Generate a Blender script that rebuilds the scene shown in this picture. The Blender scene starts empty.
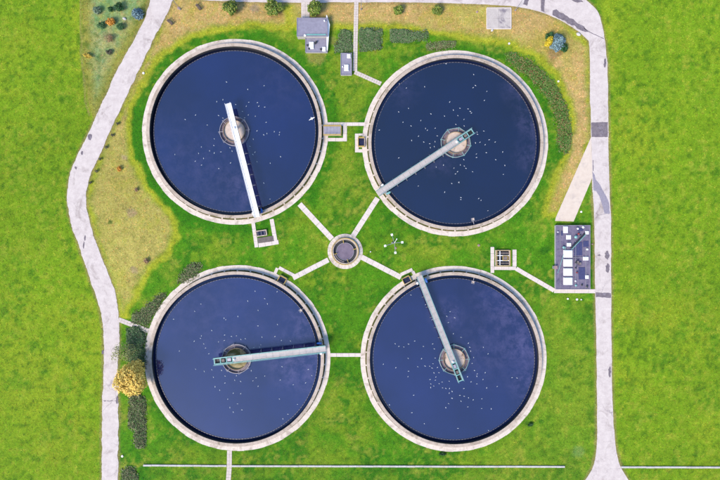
import bpy, math, random
import numpy as np
from mathutils import Vector, Matrix

# ------------------------------------------------------------------ camera, sky, sun
SC = bpy.context.scene
COL = SC.collection
S = 0.24            # metres per photo pixel on the ground
H = 115.2           # flying height of the camera
cam_d = bpy.data.cameras.new('camera'); cam = bpy.data.objects.new('camera', cam_d); COL.objects.link(cam)
cam.location = (0, 0, H); cam.rotation_euler = (0, 0, 0)
cam_d.sensor_width = 36; cam_d.lens = 24; cam_d.clip_start = 1; cam_d.clip_end = 9000
SC.camera = cam
SUN_EL, SUN_AZ = math.radians(44), math.radians(222)
w = bpy.data.worlds.new('World'); SC.world = w; w.use_nodes = True
nt = w.node_tree; bg = nt.nodes['Background']
sky = nt.nodes.new('ShaderNodeTexSky'); sky.sky_type = 'NISHITA'; sky.sun_disc = False
sky.sun_elevation = SUN_EL; sky.sun_rotation = SUN_AZ; sky.air_density = 1.0; sky.dust_density = 0.3; sky.ozone_density = 2.3
nt.links.new(sky.outputs[0], bg.inputs[0]); bg.inputs[1].default_value = 0.14
sd_ = bpy.data.lights.new('sun', 'SUN'); sd_.energy = 2.6; sd_.angle = math.radians(22); sd_.color = (1.0, 0.88, 0.72)
sun = bpy.data.objects.new('sun', sd_); COL.objects.link(sun)
dirv = Vector((math.sin(SUN_AZ) * math.cos(SUN_EL), math.cos(SUN_AZ) * math.cos(SUN_EL), math.sin(SUN_EL)))
sun.rotation_euler = dirv.to_track_quat('Z', 'Y').to_euler(); sun.location = (-60, -60, 90)
SC.view_settings.view_transform = 'Standard'; SC.view_settings.look = 'None'
SC.view_settings.exposure = 1.25; SC.view_settings.gamma = 1

rnd = random.Random(7)
K = 0.5


def lin(c):
    c = c / 255.0
    return c / 12.92 if c <= 0.04045 else ((c + 0.055) / 1.055) ** 2.4


def A(r, g, b, k=None):
    k = K if k is None else k
    return (lin(r) * k, lin(g) * k, lin(b) * k, 1)


def P(px, py, z=0.0):
    f = (1 - z / H) * S
    return Vector(((px - 360) * f, (240 - py) * f, z))


# ------------------------------------------------------------------ materials
def new_mat(name):
    m = bpy.data.materials.new(name); m.use_nodes = True
    return m, m.node_tree, m.node_tree.nodes['Principled BSDF']


def mixc(t, fac, a, b, blend='MIX'):
    n = t.nodes.new('ShaderNodeMix'); n.data_type = 'RGBA'; n.blend_type = blend
    for sock, v in ((n.inputs[0], fac), (n.inputs[6], a), (n.inputs[7], b)):
        if hasattr(v, 'type') and hasattr(v, 'node'): t.links.new(v, sock)
        else: sock.default_value = v
    return n.outputs[2]


def noise(t, scale, detail=4, rough=0.6, vec=None, dist=0.0):
    n = t.nodes.new('ShaderNodeTexNoise'); n.inputs['Scale'].default_value = scale
    n.inputs['Detail'].default_value = detail; n.inputs['Roughness'].default_value = rough
    n.inputs['Distortion'].default_value = dist
    if vec is None:
        g = t.nodes.get('Pos') or t.nodes.new('ShaderNodeNewGeometry'); g.name = 'Pos'; vec = g.outputs['Position']
    t.links.new(vec, n.inputs['Vector'])
    return n.outputs[0]


def rng(t, v, a, b, c=0.0, d=1.0):
    n = t.nodes.new('ShaderNodeMapRange'); n.inputs[1].default_value = a; n.inputs[2].default_value = b
    n.inputs[3].default_value = c; n.inputs[4].default_value = d; t.links.new(v, n.inputs[0])
    return n.outputs[0]


def math_(t, op, a, b):
    n = t.nodes.new('ShaderNodeMath'); n.operation = op
    for i, v in enumerate((a, b)):
        if hasattr(v, 'node'): t.links.new(v, n.inputs[i])
        else: n.inputs[i].default_value = v
    return n.outputs[0]


def bump(t, b, hgt, strength, dist=0.05):
    n = t.nodes.new('ShaderNodeBump'); n.inputs['Strength'].default_value = strength; n.inputs['Distance'].default_value = dist
    t.links.new(hgt, n.inputs['Height']); t.links.new(n.outputs[0], b.inputs['Normal'])


def surf(name, c1, c2, scale=1.5, rough=0.8, metal=0.0, bmp=0.2, fine=9.0, c3=None, t3=(0.56, 0.7), s3=0.35):
    m, t, b = new_mat(name)
    n1 = noise(t, scale, 5, 0.65)
    col = mixc(t, rng(t, n1, 0.32, 0.68), c1, c2)
    if c3: col = mixc(t, rng(t, noise(t, s3, 6, 0.7, dist=0.6), t3[0], t3[1]), col, c3)
    n2 = noise(t, fine, 3, 0.6)
    col = mixc(t, rng(t, n2, 0.3, 0.7, 0.0, 0.35), col, (0.16, 0.15, 0.15, 1), 'MULTIPLY') if bmp > 0.26 else col
    t.links.new(col, b.inputs['Base Color']); b.inputs['Roughness'].default_value = rough; b.inputs['Metallic'].default_value = metal
    if bmp: bump(t, b, n2, bmp, 0.03)
    return m


M = {}
M['path'] = surf('path_concrete', A(250, 236, 227, .57), A(234, 218, 209, .57), 1.2, .9, bmp=.25, c3=A(196, 186, 190), t3=(.58, .8), s3=.8)
M['ring_path'] = surf('ring_path_concrete', A(250, 238, 226, .58), A(235, 219, 207, .58), 1.0, .9, bmp=.25, c3=A(186, 168, 148), t3=(.5, .74), s3=.5)
M['wall'] = surf('tank_wall_concrete', A(242, 222, 204, .55), A(220, 198, 180, .55), .9, .9, bmp=.3, c3=A(160, 142, 112), t3=(.5, .72), s3=.4)
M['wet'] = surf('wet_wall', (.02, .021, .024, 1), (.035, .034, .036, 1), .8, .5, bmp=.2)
M['paver'] = surf('paver', A(250, 236, 224, .62), A(228, 212, 204, .6), 2.4, .9, bmp=.3)
M['soil'] = surf('soil', A(120, 110, 40), A(70, 95, 25), 1.6, .95, bmp=.3, c3=A(160, 130, 70), t3=(.5, .7), s3=.6)
M['steel'] = surf('galvanised_steel', A(196, 192, 200), A(176, 172, 184), 1.3, .5, .2, .08)
M['deck'] = surf('deck_sheet', A(232, 222, 216, .53), A(208, 198, 194, .53), .9, .6, .1, .1)
M['whitepaint'] = surf('white_paint', A(250, 248, 248, .75), A(238, 236, 238, .72), .7, .5, 0, .05)
M['teal'] = surf('teal_rail_paint', A(165, 220, 216), A(130, 200, 196), 1.0, .5, .0, .05)
M['dark'] = surf('dark_steel', (.02, .02, .023, 1), (.04, .04, .042, 1), 1.2, .5, .3, .1)
M['blue'] = surf('blue_motor', A(20, 95, 200), A(25, 120, 215), 3, .4, 0, .05)
M['yellow'] = surf('yellow_paint', A(236, 204, 110), A(222, 184, 80), 2.0, .5, 0, .08)
M['grate'] = surf('grating', A(214, 208, 220, .56), A(192, 186, 202, .56), 1.8, .55, .3, .1)
M['grate_brown'] = surf('rusty_grating', A(172, 158, 154), A(140, 126, 124), 1.8, .7, .2, .1)
M['roof'] = surf('roof_felt', A(176, 172, 192), A(156, 152, 172), 1.1, .9, 0, .25, c3=A(182, 180, 200), t3=(.55, .75), s3=.5)
M['roofd'] = surf('dark_roof_felt', A(160, 148, 172, .54), A(126, 118, 148, .54), 1.0, .9, 0, .3, c3=A(96, 92, 128), t3=(.5, .7), s3=.45)
M['panel'] = surf('dark_roof_sheet', A(88, 90, 138), A(72, 74, 122), 2.0, .5, 0, .1)
M['plaster'] = surf('plaster', A(226, 218, 210), A(205, 196, 188), .8, .9, 0, .2)
M['glass'] = surf('window_glass', (.02, .025, .03, 1), (.03, .035, .04, 1), .6, .1, 0, 0)
M['skylight'] = surf('skylight_white', A(252, 252, 250, .75), A(240, 240, 238, .72), 2, .35, 0, .05)
M['bark'] = surf('bark', (.09, .06, .04, 1), (.16, .12, .08, 1), 4, .95, 0, .4)
M['wood'] = surf('weathered_wood', (.07, .05, .045, 1), (.12, .09, .08, 1), 5, .9, 0, .3)
M['rock'] = surf('pale_rock', A(240, 236, 232, .6), A(220, 214, 210, .55), 3, .9, 0, .3)
M['pinkcap'] = surf('pink_concrete_lid', A(214, 176, 176), A(190, 150, 150), 3, .9, 0, .3)
M['drum'] = surf('drum_edge', A(200, 176, 140), A(150, 122, 100), 1.1, .7, 0, .1)
M['weir'] = surf('weir_plate', A(170, 164, 176, .4), A(120, 116, 130, .4), 1.4, .5, .2, .08)
M['red'] = surf('red_paint', A(190, 50, 40), A(170, 40, 40), 3, .5, 0, .05)
M['annulus'] = surf('scum_water', A(168, 152, 162), A(128, 112, 126), 1.6, .35, 0, .1, c3=A(70, 60, 74), t3=(.5, .7), s3=.5)
M['foam'] = surf('scum_foam', A(244, 226, 212, .56), A(228, 206, 190, .54), 1.4, .7, 0, .2, c3=A(150, 122, 108), t3=(.55, .66), s3=.38)
M['foam_olive'] = surf('olive_scum_foam', A(222, 204, 160), A(200, 178, 110), 1.2, .7, 0, .3, c3=A(120, 112, 30), t3=(.5, .62), s3=.35)
M['gull'] = surf('white_feathers', A(248, 248, 248, .75), A(235, 235, 238, .7), 9, .7, 0, 0)
M['gullwing'] = surf('grey_feathers', A(196, 200, 206, .7), A(180, 186, 194, .65), 9, .7, 0, 0)
M['slab'] = surf('slab_concrete', A(244, 232, 224, .54), A(222, 210, 204, .54), .7, .9, 0, .3, c3=A(148, 136, 152), t3=(.5, .66), s3=.28)
M['patch'] = surf('asphalt_patch', A(168, 154, 160), A(132, 120, 132), 1.5, .95, 0, .4, c3=A(180, 170, 184), t3=(.56, .66), s3=1.2)
M['patch_pale'] = surf('pale_asphalt_patch', A(196, 188, 204), A(178, 170, 188), 1.5, .95, 0, .3)
M['tar'] = surf('tar_seam', A(120, 108, 122), A(150, 138, 150), 2, .9, 0, .2)
M['apron'] = surf('apron_concrete', A(248, 230, 212, .56), A(236, 216, 198, .56), .8, .9, 0, .25, c3=A(206, 192, 188), t3=(.55, .8), s3=.4)


def road_mat():
    m, t, b = new_mat('road_surface')
    col = mixc(t, rng(t, noise(t, .7, 7, .78), .34, .66), A(250, 237, 230, .57), A(226, 211, 206, .55))
    col = mixc(t, rng(t, noise(t, .22, 6, .75, dist=.8), .54, .74), col, A(186, 168, 162))
    g = t.nodes.new('ShaderNodeNewGeometry')
    nz = t.nodes.new('ShaderNodeTexNoise'); nz.inputs['Scale'].default_value = .5; nz.inputs['Detail'].default_value = 6
    t.links.new(g.outputs['Position'], nz.inputs['Vector'])
    va = t.nodes.new('ShaderNodeVectorMath'); va.operation = 'MULTIPLY_ADD'; va.inputs[1].default_value = (3, 3, 0)
    t.links.new(nz.outputs['Color'], va.inputs[0]); t.links.new(g.outputs['Position'], va.inputs[2])
    v = t.nodes.new('ShaderNodeTexVoronoi'); v.feature = 'DISTANCE_TO_EDGE'; v.inputs['Scale'].default_value = .11
    t.links.new(va.outputs[0], v.inputs['Vector'])
    crack = math_(t, 'MULTIPLY', rng(t, v.outputs['Distance'], .0, .012, 1, 0), rng(t, noise(t, .09, 2), .54, .68, 0, .8))
    col = mixc(t, crack, col, A(140, 126, 136))
    fine = noise(t, 14, 3, .7)
    col = mixc(t, rng(t, fine, .35, .7, 0, .22), col, A(150, 140, 150))
    t.links.new(col, b.inputs['Base Color']); b.inputs['Roughness'].default_value = .92
    bump(t, b, fine, .3, .02)
    return m


M['road'] = road_mat()


def leaf_mat(name, dark, light, third=None, nsc=1.1):
    m, t, b = new_mat(name)
    g = t.nodes.new('ShaderNodeNewGeometry')
    r = g.outputs['Random Per Island']
    n = noise(t, nsc, 3, .6)
    f = math_(t, 'ADD', math_(t, 'MULTIPLY', r, .65), math_(t, 'MULTIPLY', rng(t, n, .35, .65), .35))
    col = mixc(t, f, dark, light)
    if third:
        f2 = math_(t, 'FRACT', math_(t, 'MULTIPLY', r, 7.31), 0)
        col = mixc(t, rng(t, f2, .68, .85), col, third)
    t.links.new(mixc(t, 1.0, col, (1.35, 1.35, 1.35, 1), 'MULTIPLY'), b.inputs['Base Color']); b.inputs['Roughness'].default_value = .65
    return m


LEAF = {
    'green': leaf_mat('green_leaves', A(50, 80, 12), A(130, 160, 40), A(150, 150, 60)),
    'dkgreen': leaf_mat('dark_green_leaves', A(14, 60, 18), A(50, 110, 40)),
    'midgreen': leaf_mat('mid_green_leaves', A(44, 88, 40), A(84, 128, 70)),
    'greygreen': leaf_mat('grey_green_leaves', A(80, 110, 84), A(130, 150, 120)),
    'blue': leaf_mat('blue_needles', A(70, 108, 124), A(150, 182, 196), A(110, 130, 120)),
    'orange': leaf_mat('orange_leaves', A(200, 120, 20), A(240, 172, 60)),
    'yellow': leaf_mat('yellow_leaves', A(206, 170, 40), A(240, 208, 90), A(180, 160, 60), .5),
    'gold': leaf_mat('golden_leaves', A(200, 176, 10), A(236, 206, 40)),
    'treeyellow': leaf_mat('autumn_yellow_leaves', A(250, 200, 84), A(255, 226, 116), A(238, 204, 84), .5),
    'olive': leaf_mat('olive_leaves', A(120, 126, 60), A(170, 170, 100)),
    'red': leaf_mat('russet_twigs', A(150, 110, 80), A(184, 150, 110)),
    'brown': leaf_mat('brown_leaves', A(70, 66, 50), A(110, 104, 80)),
    'juniper': leaf_mat('juniper_needles', A(66, 110, 54), A(112, 146, 86), A(132, 126, 104)),
    'purple': leaf_mat('purple_brown_leaves', A(96, 104, 60), A(150, 146, 104), A(84, 142, 50)),
    'bedmix': leaf_mat('mixed_groundcover', A(52, 116, 30), A(112, 146, 56), A(150, 112, 76)),
}


# ------------------------------------------------------------------ mesh helpers
def mesh_np(name, verts, quads, mat=None):
    me = bpy.data.meshes.new(name)
    verts = np.asarray(verts, np.float32); quads = np.asarray(quads, np.int32)
    k = quads.shape[1]
    me.vertices.add(len(verts)); me.vertices.foreach_set('co', verts.ravel())
    me.loops.add(quads.size); me.loops.foreach_set('vertex_index', quads.ravel())
    me.polygons.add(len(quads)); me.polygons.foreach_set('loop_start', np.arange(0, quads.size, k, dtype=np.int32))
    me.polygons.foreach_set('loop_total', np.full(len(quads), k, np.int32))
    me.update(calc_edges=True)
    if mat: me.materials.append(mat)
    return me


def link(name, me, parent=None):
    o = bpy.data.objects.new(name, me); COL.objects.link(o)
    if parent is not None: o.parent = parent
    return o


class MB:
    """collects shapes, then links them as one mesh object"""

    def __init__(self): self.v = []; self.f = []; self.mi = []; self.m = 0

    def add(self, vs, fs):
        b = len(self.v); self.v += [tuple(x) for x in vs]
        for f in fs: self.f.append([b + i for i in f]); self.mi.append(self.m)

    def box(self, c, s, rz=0.0, taper=1.0):
        cx, cy, cz = c; hx, hy, hz = s[0] / 2, s[1] / 2, s[2] / 2
        ca, sa = math.cos(rz), math.sin(rz); vs = []
        for z in (-hz, hz):
            k = taper if z > 0 else 1
            for x, y in ((-hx, -hy), (hx, -hy), (hx, hy), (-hx, hy)):
                x, y = x * k, y * k
                vs.append((cx + x * ca - y * sa, cy + x * sa + y * ca, cz + z))
        self.add(vs, [(0, 3, 2, 1), (4, 5, 6, 7), (0, 1, 5, 4), (1, 2, 6, 5), (2, 3, 7, 6), (3, 0, 4, 7)])

    def prism(self, poly, z0, z1):
        n = len(poly)
        ar = sum(poly[i][0] * poly[(i + 1) % n][1] - poly[(i + 1) % n][0] * poly[i][1] for i in range(n))
        if ar < 0: poly = list(reversed(poly))
        vs = [(p[0], p[1], z0) for p in poly] + [(p[0], p[1], z1) for p in poly]
        self.add(vs, [tuple(range(n, 2 * n)), tuple(reversed(range(n)))] + [(i, (i + 1) % n, n + (i + 1) % n, n + i) for i in range(n)])

    def tube(self, a, b, r, n=6, r2=None):
        a, b = Vector(a), Vector(b); r2 = r if r2 is None else r2
        d = (b - a).normalized(); u = d.orthogonal().normalized(); w_ = d.cross(u)
        vs = []
        for p, rr in ((a, r), (b, r2)):
            for i in range(n):
                t = 2 * math.pi * i / n; vs.append(p + u * (rr * math.cos(t)) + w_ * (rr * math.sin(t)))
        self.add(vs, [(i, (i + 1) % n, n + (i + 1) % n, n + i) for i in range(n)] + [tuple(reversed(range(n))), tuple(range(n, 2 * n))])

    def ring(self, cx, cy, r0, r1, z0, z1, n=128, a0=0.0, a1=None, jit=0.0):
        full = a1 is None
        a1 = a0 + 2 * math.pi if full else a1
        cnt = n if full else n + 1
        vs = []
        for i in range(cnt):
            t = a0 + (a1 - a0) * i / n; c, s = math.cos(t), math.sin(t)
            for r, z in ((r0, z0), (r1, z0), (r1, z1), (r0, z1)):
                vs.append((cx + r * c, cy + r * s, z))
        fs = []
        for i in range(n):
            j = (i + 1) % cnt
            for k in range(4):
                k2 = (k + 1) % 4
                fs.append((4 * i + k, 4 * j + k, 4 * j + k2, 4 * i + k2))
        if not full:
            fs += [(0, 1, 2, 3), (4 * n + 3, 4 * n + 2, 4 * n + 1, 4 * n)]
        self.add(vs, [tuple(reversed(f)) for f in fs])

    def disc(self, cx, cy, r, z, n=128):
        self.add([(cx + r * math.cos(2 * math.pi * i / n), cy + r * math.sin(2 * math.pi * i / n), z) for i in range(n)], [tuple(range(n))])

    def ball(self, c, rx, ry, rz, nu=8, nv=5):
        vs = [(c[0], c[1], c[2] - rz)]
        for j in range(1, nv):
            ph = -math.pi / 2 + math.pi * j / nv
            for i in range(nu):
                t = 2 * math.pi * i / nu
                vs.append((c[0] + rx * math.cos(ph) * math.cos(t), c[1] + ry * math.cos(ph) * math.sin(t), c[2] + rz * math.sin(ph)))
        vs.append((c[0], c[1], c[2] + rz)); top = len(vs) - 1
        fs = [(0, 1 + (i + 1) % nu, 1 + i) for i in range(nu)]
        for j in range(nv - 2):
            for i in range(nu):
                a = 1 + j * nu + i; b = 1 + j * nu + (i + 1) % nu
                fs.append((a, b, b + nu, a + nu))
        e = 1 + (nv - 2) * nu
        fs += [(e + i, e + (i + 1) % nu, top) for i in range(nu)]
        self.add(vs, fs)

    def mesh(self, name, mats, org=(0, 0, 0), smooth=False):
        me = bpy.data.meshes.new(name)
        me.from_pydata([(x - org[0], y - org[1], z - org[2]) for x, y, z in self.v], [], self.f)
        if not isinstance(mats, (list, tuple)): mats = [mats]
        for m in mats: me.materials.append(m)
        if len(mats) > 1: me.polygons.foreach_set('material_index', self.mi)
        if smooth: me.polygons.foreach_set('use_smooth', [True] * len(me.polygons))
        me.update()
        return me

    def build(self, name, mats, parent=None, org=None, smooth=False):
        if org is None: org = parent['_o'] if parent is not None and '_o' in parent.keys() else (0, 0, 0)
        o = link(name, self.mesh(name, mats, org, smooth), parent)
        if parent is not None: o['_o'] = tuple(org)
        return o


def tag(o, label=None, cat=None, group=None, kind=None):
    if label: o['label'] = label
    if cat: o['category'] = cat
    if group: o['group'] = group
    if kind: o['kind'] = kind
    return o


def thing(name, label, cat, loc=(0, 0, 0), rz=0.0, group=None, local=False):
    o = bpy.data.objects.new(name, None); COL.objects.link(o); o.empty_display_size = .3
    o.location = loc; o.rotation_euler = (0, 0, rz)
    o['_o'] = (0.0, 0.0, 0.0) if local else tuple(float(v) for v in loc)
    return tag(o, label, cat, group)


# ------------------------------------------------------------------ layout of the place (photo pixels on the ground plane)
TANKS = {
    'TL': dict(c=(235.2, 131.8), bs=(257.3, 217.0), be=(228.3, 103.5), bw=1.28, dz=3.1, style='white', where='upper left'),
    'TR': dict(c=(455.0, 143.4), bs=(377.5, 193.8), be=(473.2, 130.8), bw=1.5, dz=2.1, style='teal', where='upper right'),
    'BL': dict(c=(237.4, 358.0), bs=(325.8, 348.8), be=(213.6, 361.6), bw=1.6, dz=2.8, style='teal', where='lower left'),
    'BR': dict(c=(453.4, 358.7), bs=(419.0, 275.8), be=(460.8, 381.5), bw=1.38, dz=2.1, style='teal', where='lower right'),
}
R_WEIR, R_IN, R_OUT, R_P0, R_P1 = 19.3, 20.15, 20.8, 21.12, 22.3
Z_WALL, Z_WATER, Z_CHAN = 1.05, .4, .06
HUB = (345.2, 251.4)

road_left_l = [(153, -30), (151, -6), (147, 12), (134, 40), (118, 68), (101, 106), (85, 140), (73, 166), (68.5, 184), (67.5, 197), (69, 214), (74, 232), (82, 255), (92, 285), (100, 308), (103.5, 332), (103.5, 384), (102, 400), (102, 460), (102, 520)]
road_left_r = [(180, -30), (174, -2), (167, 14), (156, 34), (143, 62), (119, 112), (105, 143), (93, 170), (87.5, 185), (86, 199), (88, 216), (94, 235), (101, 255), (110, 277), (116.5, 300), (119, 322), (119, 344), (118, 384), (118.5, 400), (118, 460), (118, 520)]
road_right_l = [(589, 41), (590, 60), (590, 90), (591, 130), (592.2, 180), (594, 220), (595.2, 290), (596.5, 360), (597, 425), (596.5, 450), (593, 466), (588, 476), (572, 500), (560, 540)]
road_right_r = [(605, 41), (606, 52), (607.4, 70), (608.2, 120), (609.2, 180), (611, 225), (611, 290), (611.5, 360), (613, 410), (615, 440), (619, 462), (626, 476), (640, 500), (660, 540)]
road_top_b = [(196, -.5), (240, 1.8), (300, 2.4), (350, 2.2), (420, 2.4), (480, 4.2), (510, 6), (530, 9), (546, 14), (560, 20), (572, 27), (582, 34.5), (589, 41)]
road_top_t = [(196, -26), (240, -26), (300, -26), (350, -26), (420, -26), (480, -26), (520, -26), (552, -24), (570, -12), (582, -3), (592, 5), (600, 17), (605, 41)]
apron = [(591, 137), (592.3, 177), (590, 183), (573.5, 221.5), (555, 221), (556, 217)]


def dens(pts, step=3.0):
    out = []
    for i in range(len(pts) - 1):
        p0 = pts[max(i - 1, 0)]; p1 = pts[i]; p2 = pts[i + 1]; p3 = pts[min(i + 2, len(pts) - 1)]
        n = max(1, int(math.hypot(p2[0] - p1[0], p2[1] - p1[1]) / step))
        for k in range(n):
            t = k / n
            out.append(tuple(.5 * (2 * p1[a] + (p2[a] - p0[a]) * t + (2 * p0[a] - 5 * p1[a] + 4 * p2[a] - p3[a]) * t * t + (3 * p1[a] - p0[a] - 3 * p2[a] + p3[a]) * t ** 3) for a in (0, 1)))
    out.append(pts[-1])
    return out


# ------------------------------------------------------------------ ground
def vnoise(x, y, sc, seed):
    g = np.random.RandomState(seed).rand(257, 257)
    x = x / sc + 1000.3; y = y / sc + 1000.7
    xi = np.floor(x).astype(int); yi = np.floor(y).astype(int); fx = x - xi; fy = y - yi
    fx = fx * fx * (3 - 2 * fx); fy = fy * fy * (3 - 2 * fy)
    a = g[xi % 256, yi % 256]; b = g[(xi + 1) % 256, yi % 256]; c = g[xi % 256, (yi + 1) % 256]; d = g[(xi + 1) % 256, (yi + 1) % 256]
    return (a * (1 - fx) + b * fx) * (1 - fy) + (c * (1 - fx) + d * fx) * fy


def fbm(x, y, sc, seed, o=4):
    s = 0; t = 0; a = 1.0
    for i in range(o): s = s + a * vnoise(x, y, sc / 2 ** i, seed + i); t += a; a *= .6
    return s / t - .5


def sdist(x, y, poly):
    d = np.full(x.shape, 1e9); ins = np.zeros(x.shape, bool); n = len(poly)
    for i in range(n):
        ax, ay = poly[i]; bx, by = poly[(i + 1) % n]
        ex, ey = bx - ax, by - ay; l2 = ex * ex + ey * ey + 1e-9
        t = np.clip(((x - ax) * ex + (y - ay) * ey) / l2, 0, 1)
        d = np.minimum(d, np.hypot(x - ax - t * ex, y - ay - t * ey))
        cond = (ay > y) != (by > y)
        xx = ax + (y - ay) / (by - ay if by != ay else 1e-9) * ex
        ins ^= cond & (x < xx)
    return np.where(ins, d, -d)      # positive inside


def sm(v, a, b):
    t = np.clip((v - a) / (b - a), 0, 1); return t * t * (3 - 2 * t)


HEDGES = [  # name, polygon, height, leaves, density, label
    ('juniper_bed', [(343, 30.5), (351.5, 31), (351.5, 50), (346, 53), (335, 51), (337, 42)], 1.1, 'juniper', 'dark green juniper bed on the left of the paved path, north of the small shed'),
    ('juniper_bed', [(360, 29.5), (368, 28.5), (381, 30), (381.5, 48), (372, 51), (360, 51)], 1.1, 'juniper', 'square dark juniper bed on the right of the paved path'),
    ('juniper_bed', [(390.5, 30), (402, 30), (414, 32.5), (421, 33), (426, 31), (428.5, 34), (428, 38), (421, 39), (410, 41), (398, 42), (390.5, 40)], 1.0, 'juniper', 'long dark juniper bed tapering to a round end above the upper right tank'),
    ('shrub_bed', [(427, 45), (434, 42.5), (446, 42), (454, 42), (455, 46), (448, 48), (436, 50), (428, 49.5)], .8, 'purple', 'low purple brown shrub bed close above the rim of the upper right tank'),
    ('shrub_bed', [(505, 54), (514, 53), (526, 59), (538, 68), (550, 79), (560, 93), (567, 110), (571, 128), (571, 146), (566, 154), (560, 151), (558, 138), (557, 120), (551, 104), (541, 90), (528, 77), (514, 66)], .7, 'bedmix', 'long curved bed of mixed green and brown shrubs following the upper right tank'),
    ('shrub_bed', [(182, 274), (192, 264), (199, 263), (202, 268), (195, 275), (186, 281), (178, 283)], .7, 'purple', 'short purple brown shrub bed against the upper edge of the lower left tank'),
    ('shrub_bed', [(132, 322), (136, 312), (146, 308), (156, 299), (164, 293), (166, 297), (158, 307), (152, 318), (147, 328), (134, 323)], .7, 'purple', 'purple brown shrub bed just north of the path to the lower left tank'),
    ('shrub_bed', [(128, 331), (134, 327), (146, 332), (145, 345), (143.5, 360), (144, 368), (130, 362), (127, 345)], 1.0, 'juniper', 'dark shrub bed between the short path and the yellow tree'),
    ('shrub_bed', [(131, 396), (139, 393), (145, 397), (146, 410), (145.5, 425), (146, 438), (143, 447), (136, 447.5), (133.5, 440), (136, 432), (131, 428), (129, 412)], .9, 'purple', 'dark purple brown shrub bed running south from the yellow tree'),
    ('shrub_bed', [(124, 471), (130, 467), (136, 470), (138, 478), (134, 486), (125, 486), (122, 478)], .9, 'purple', 'brown shrub clump at the bottom edge beside the left road'),
]


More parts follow.
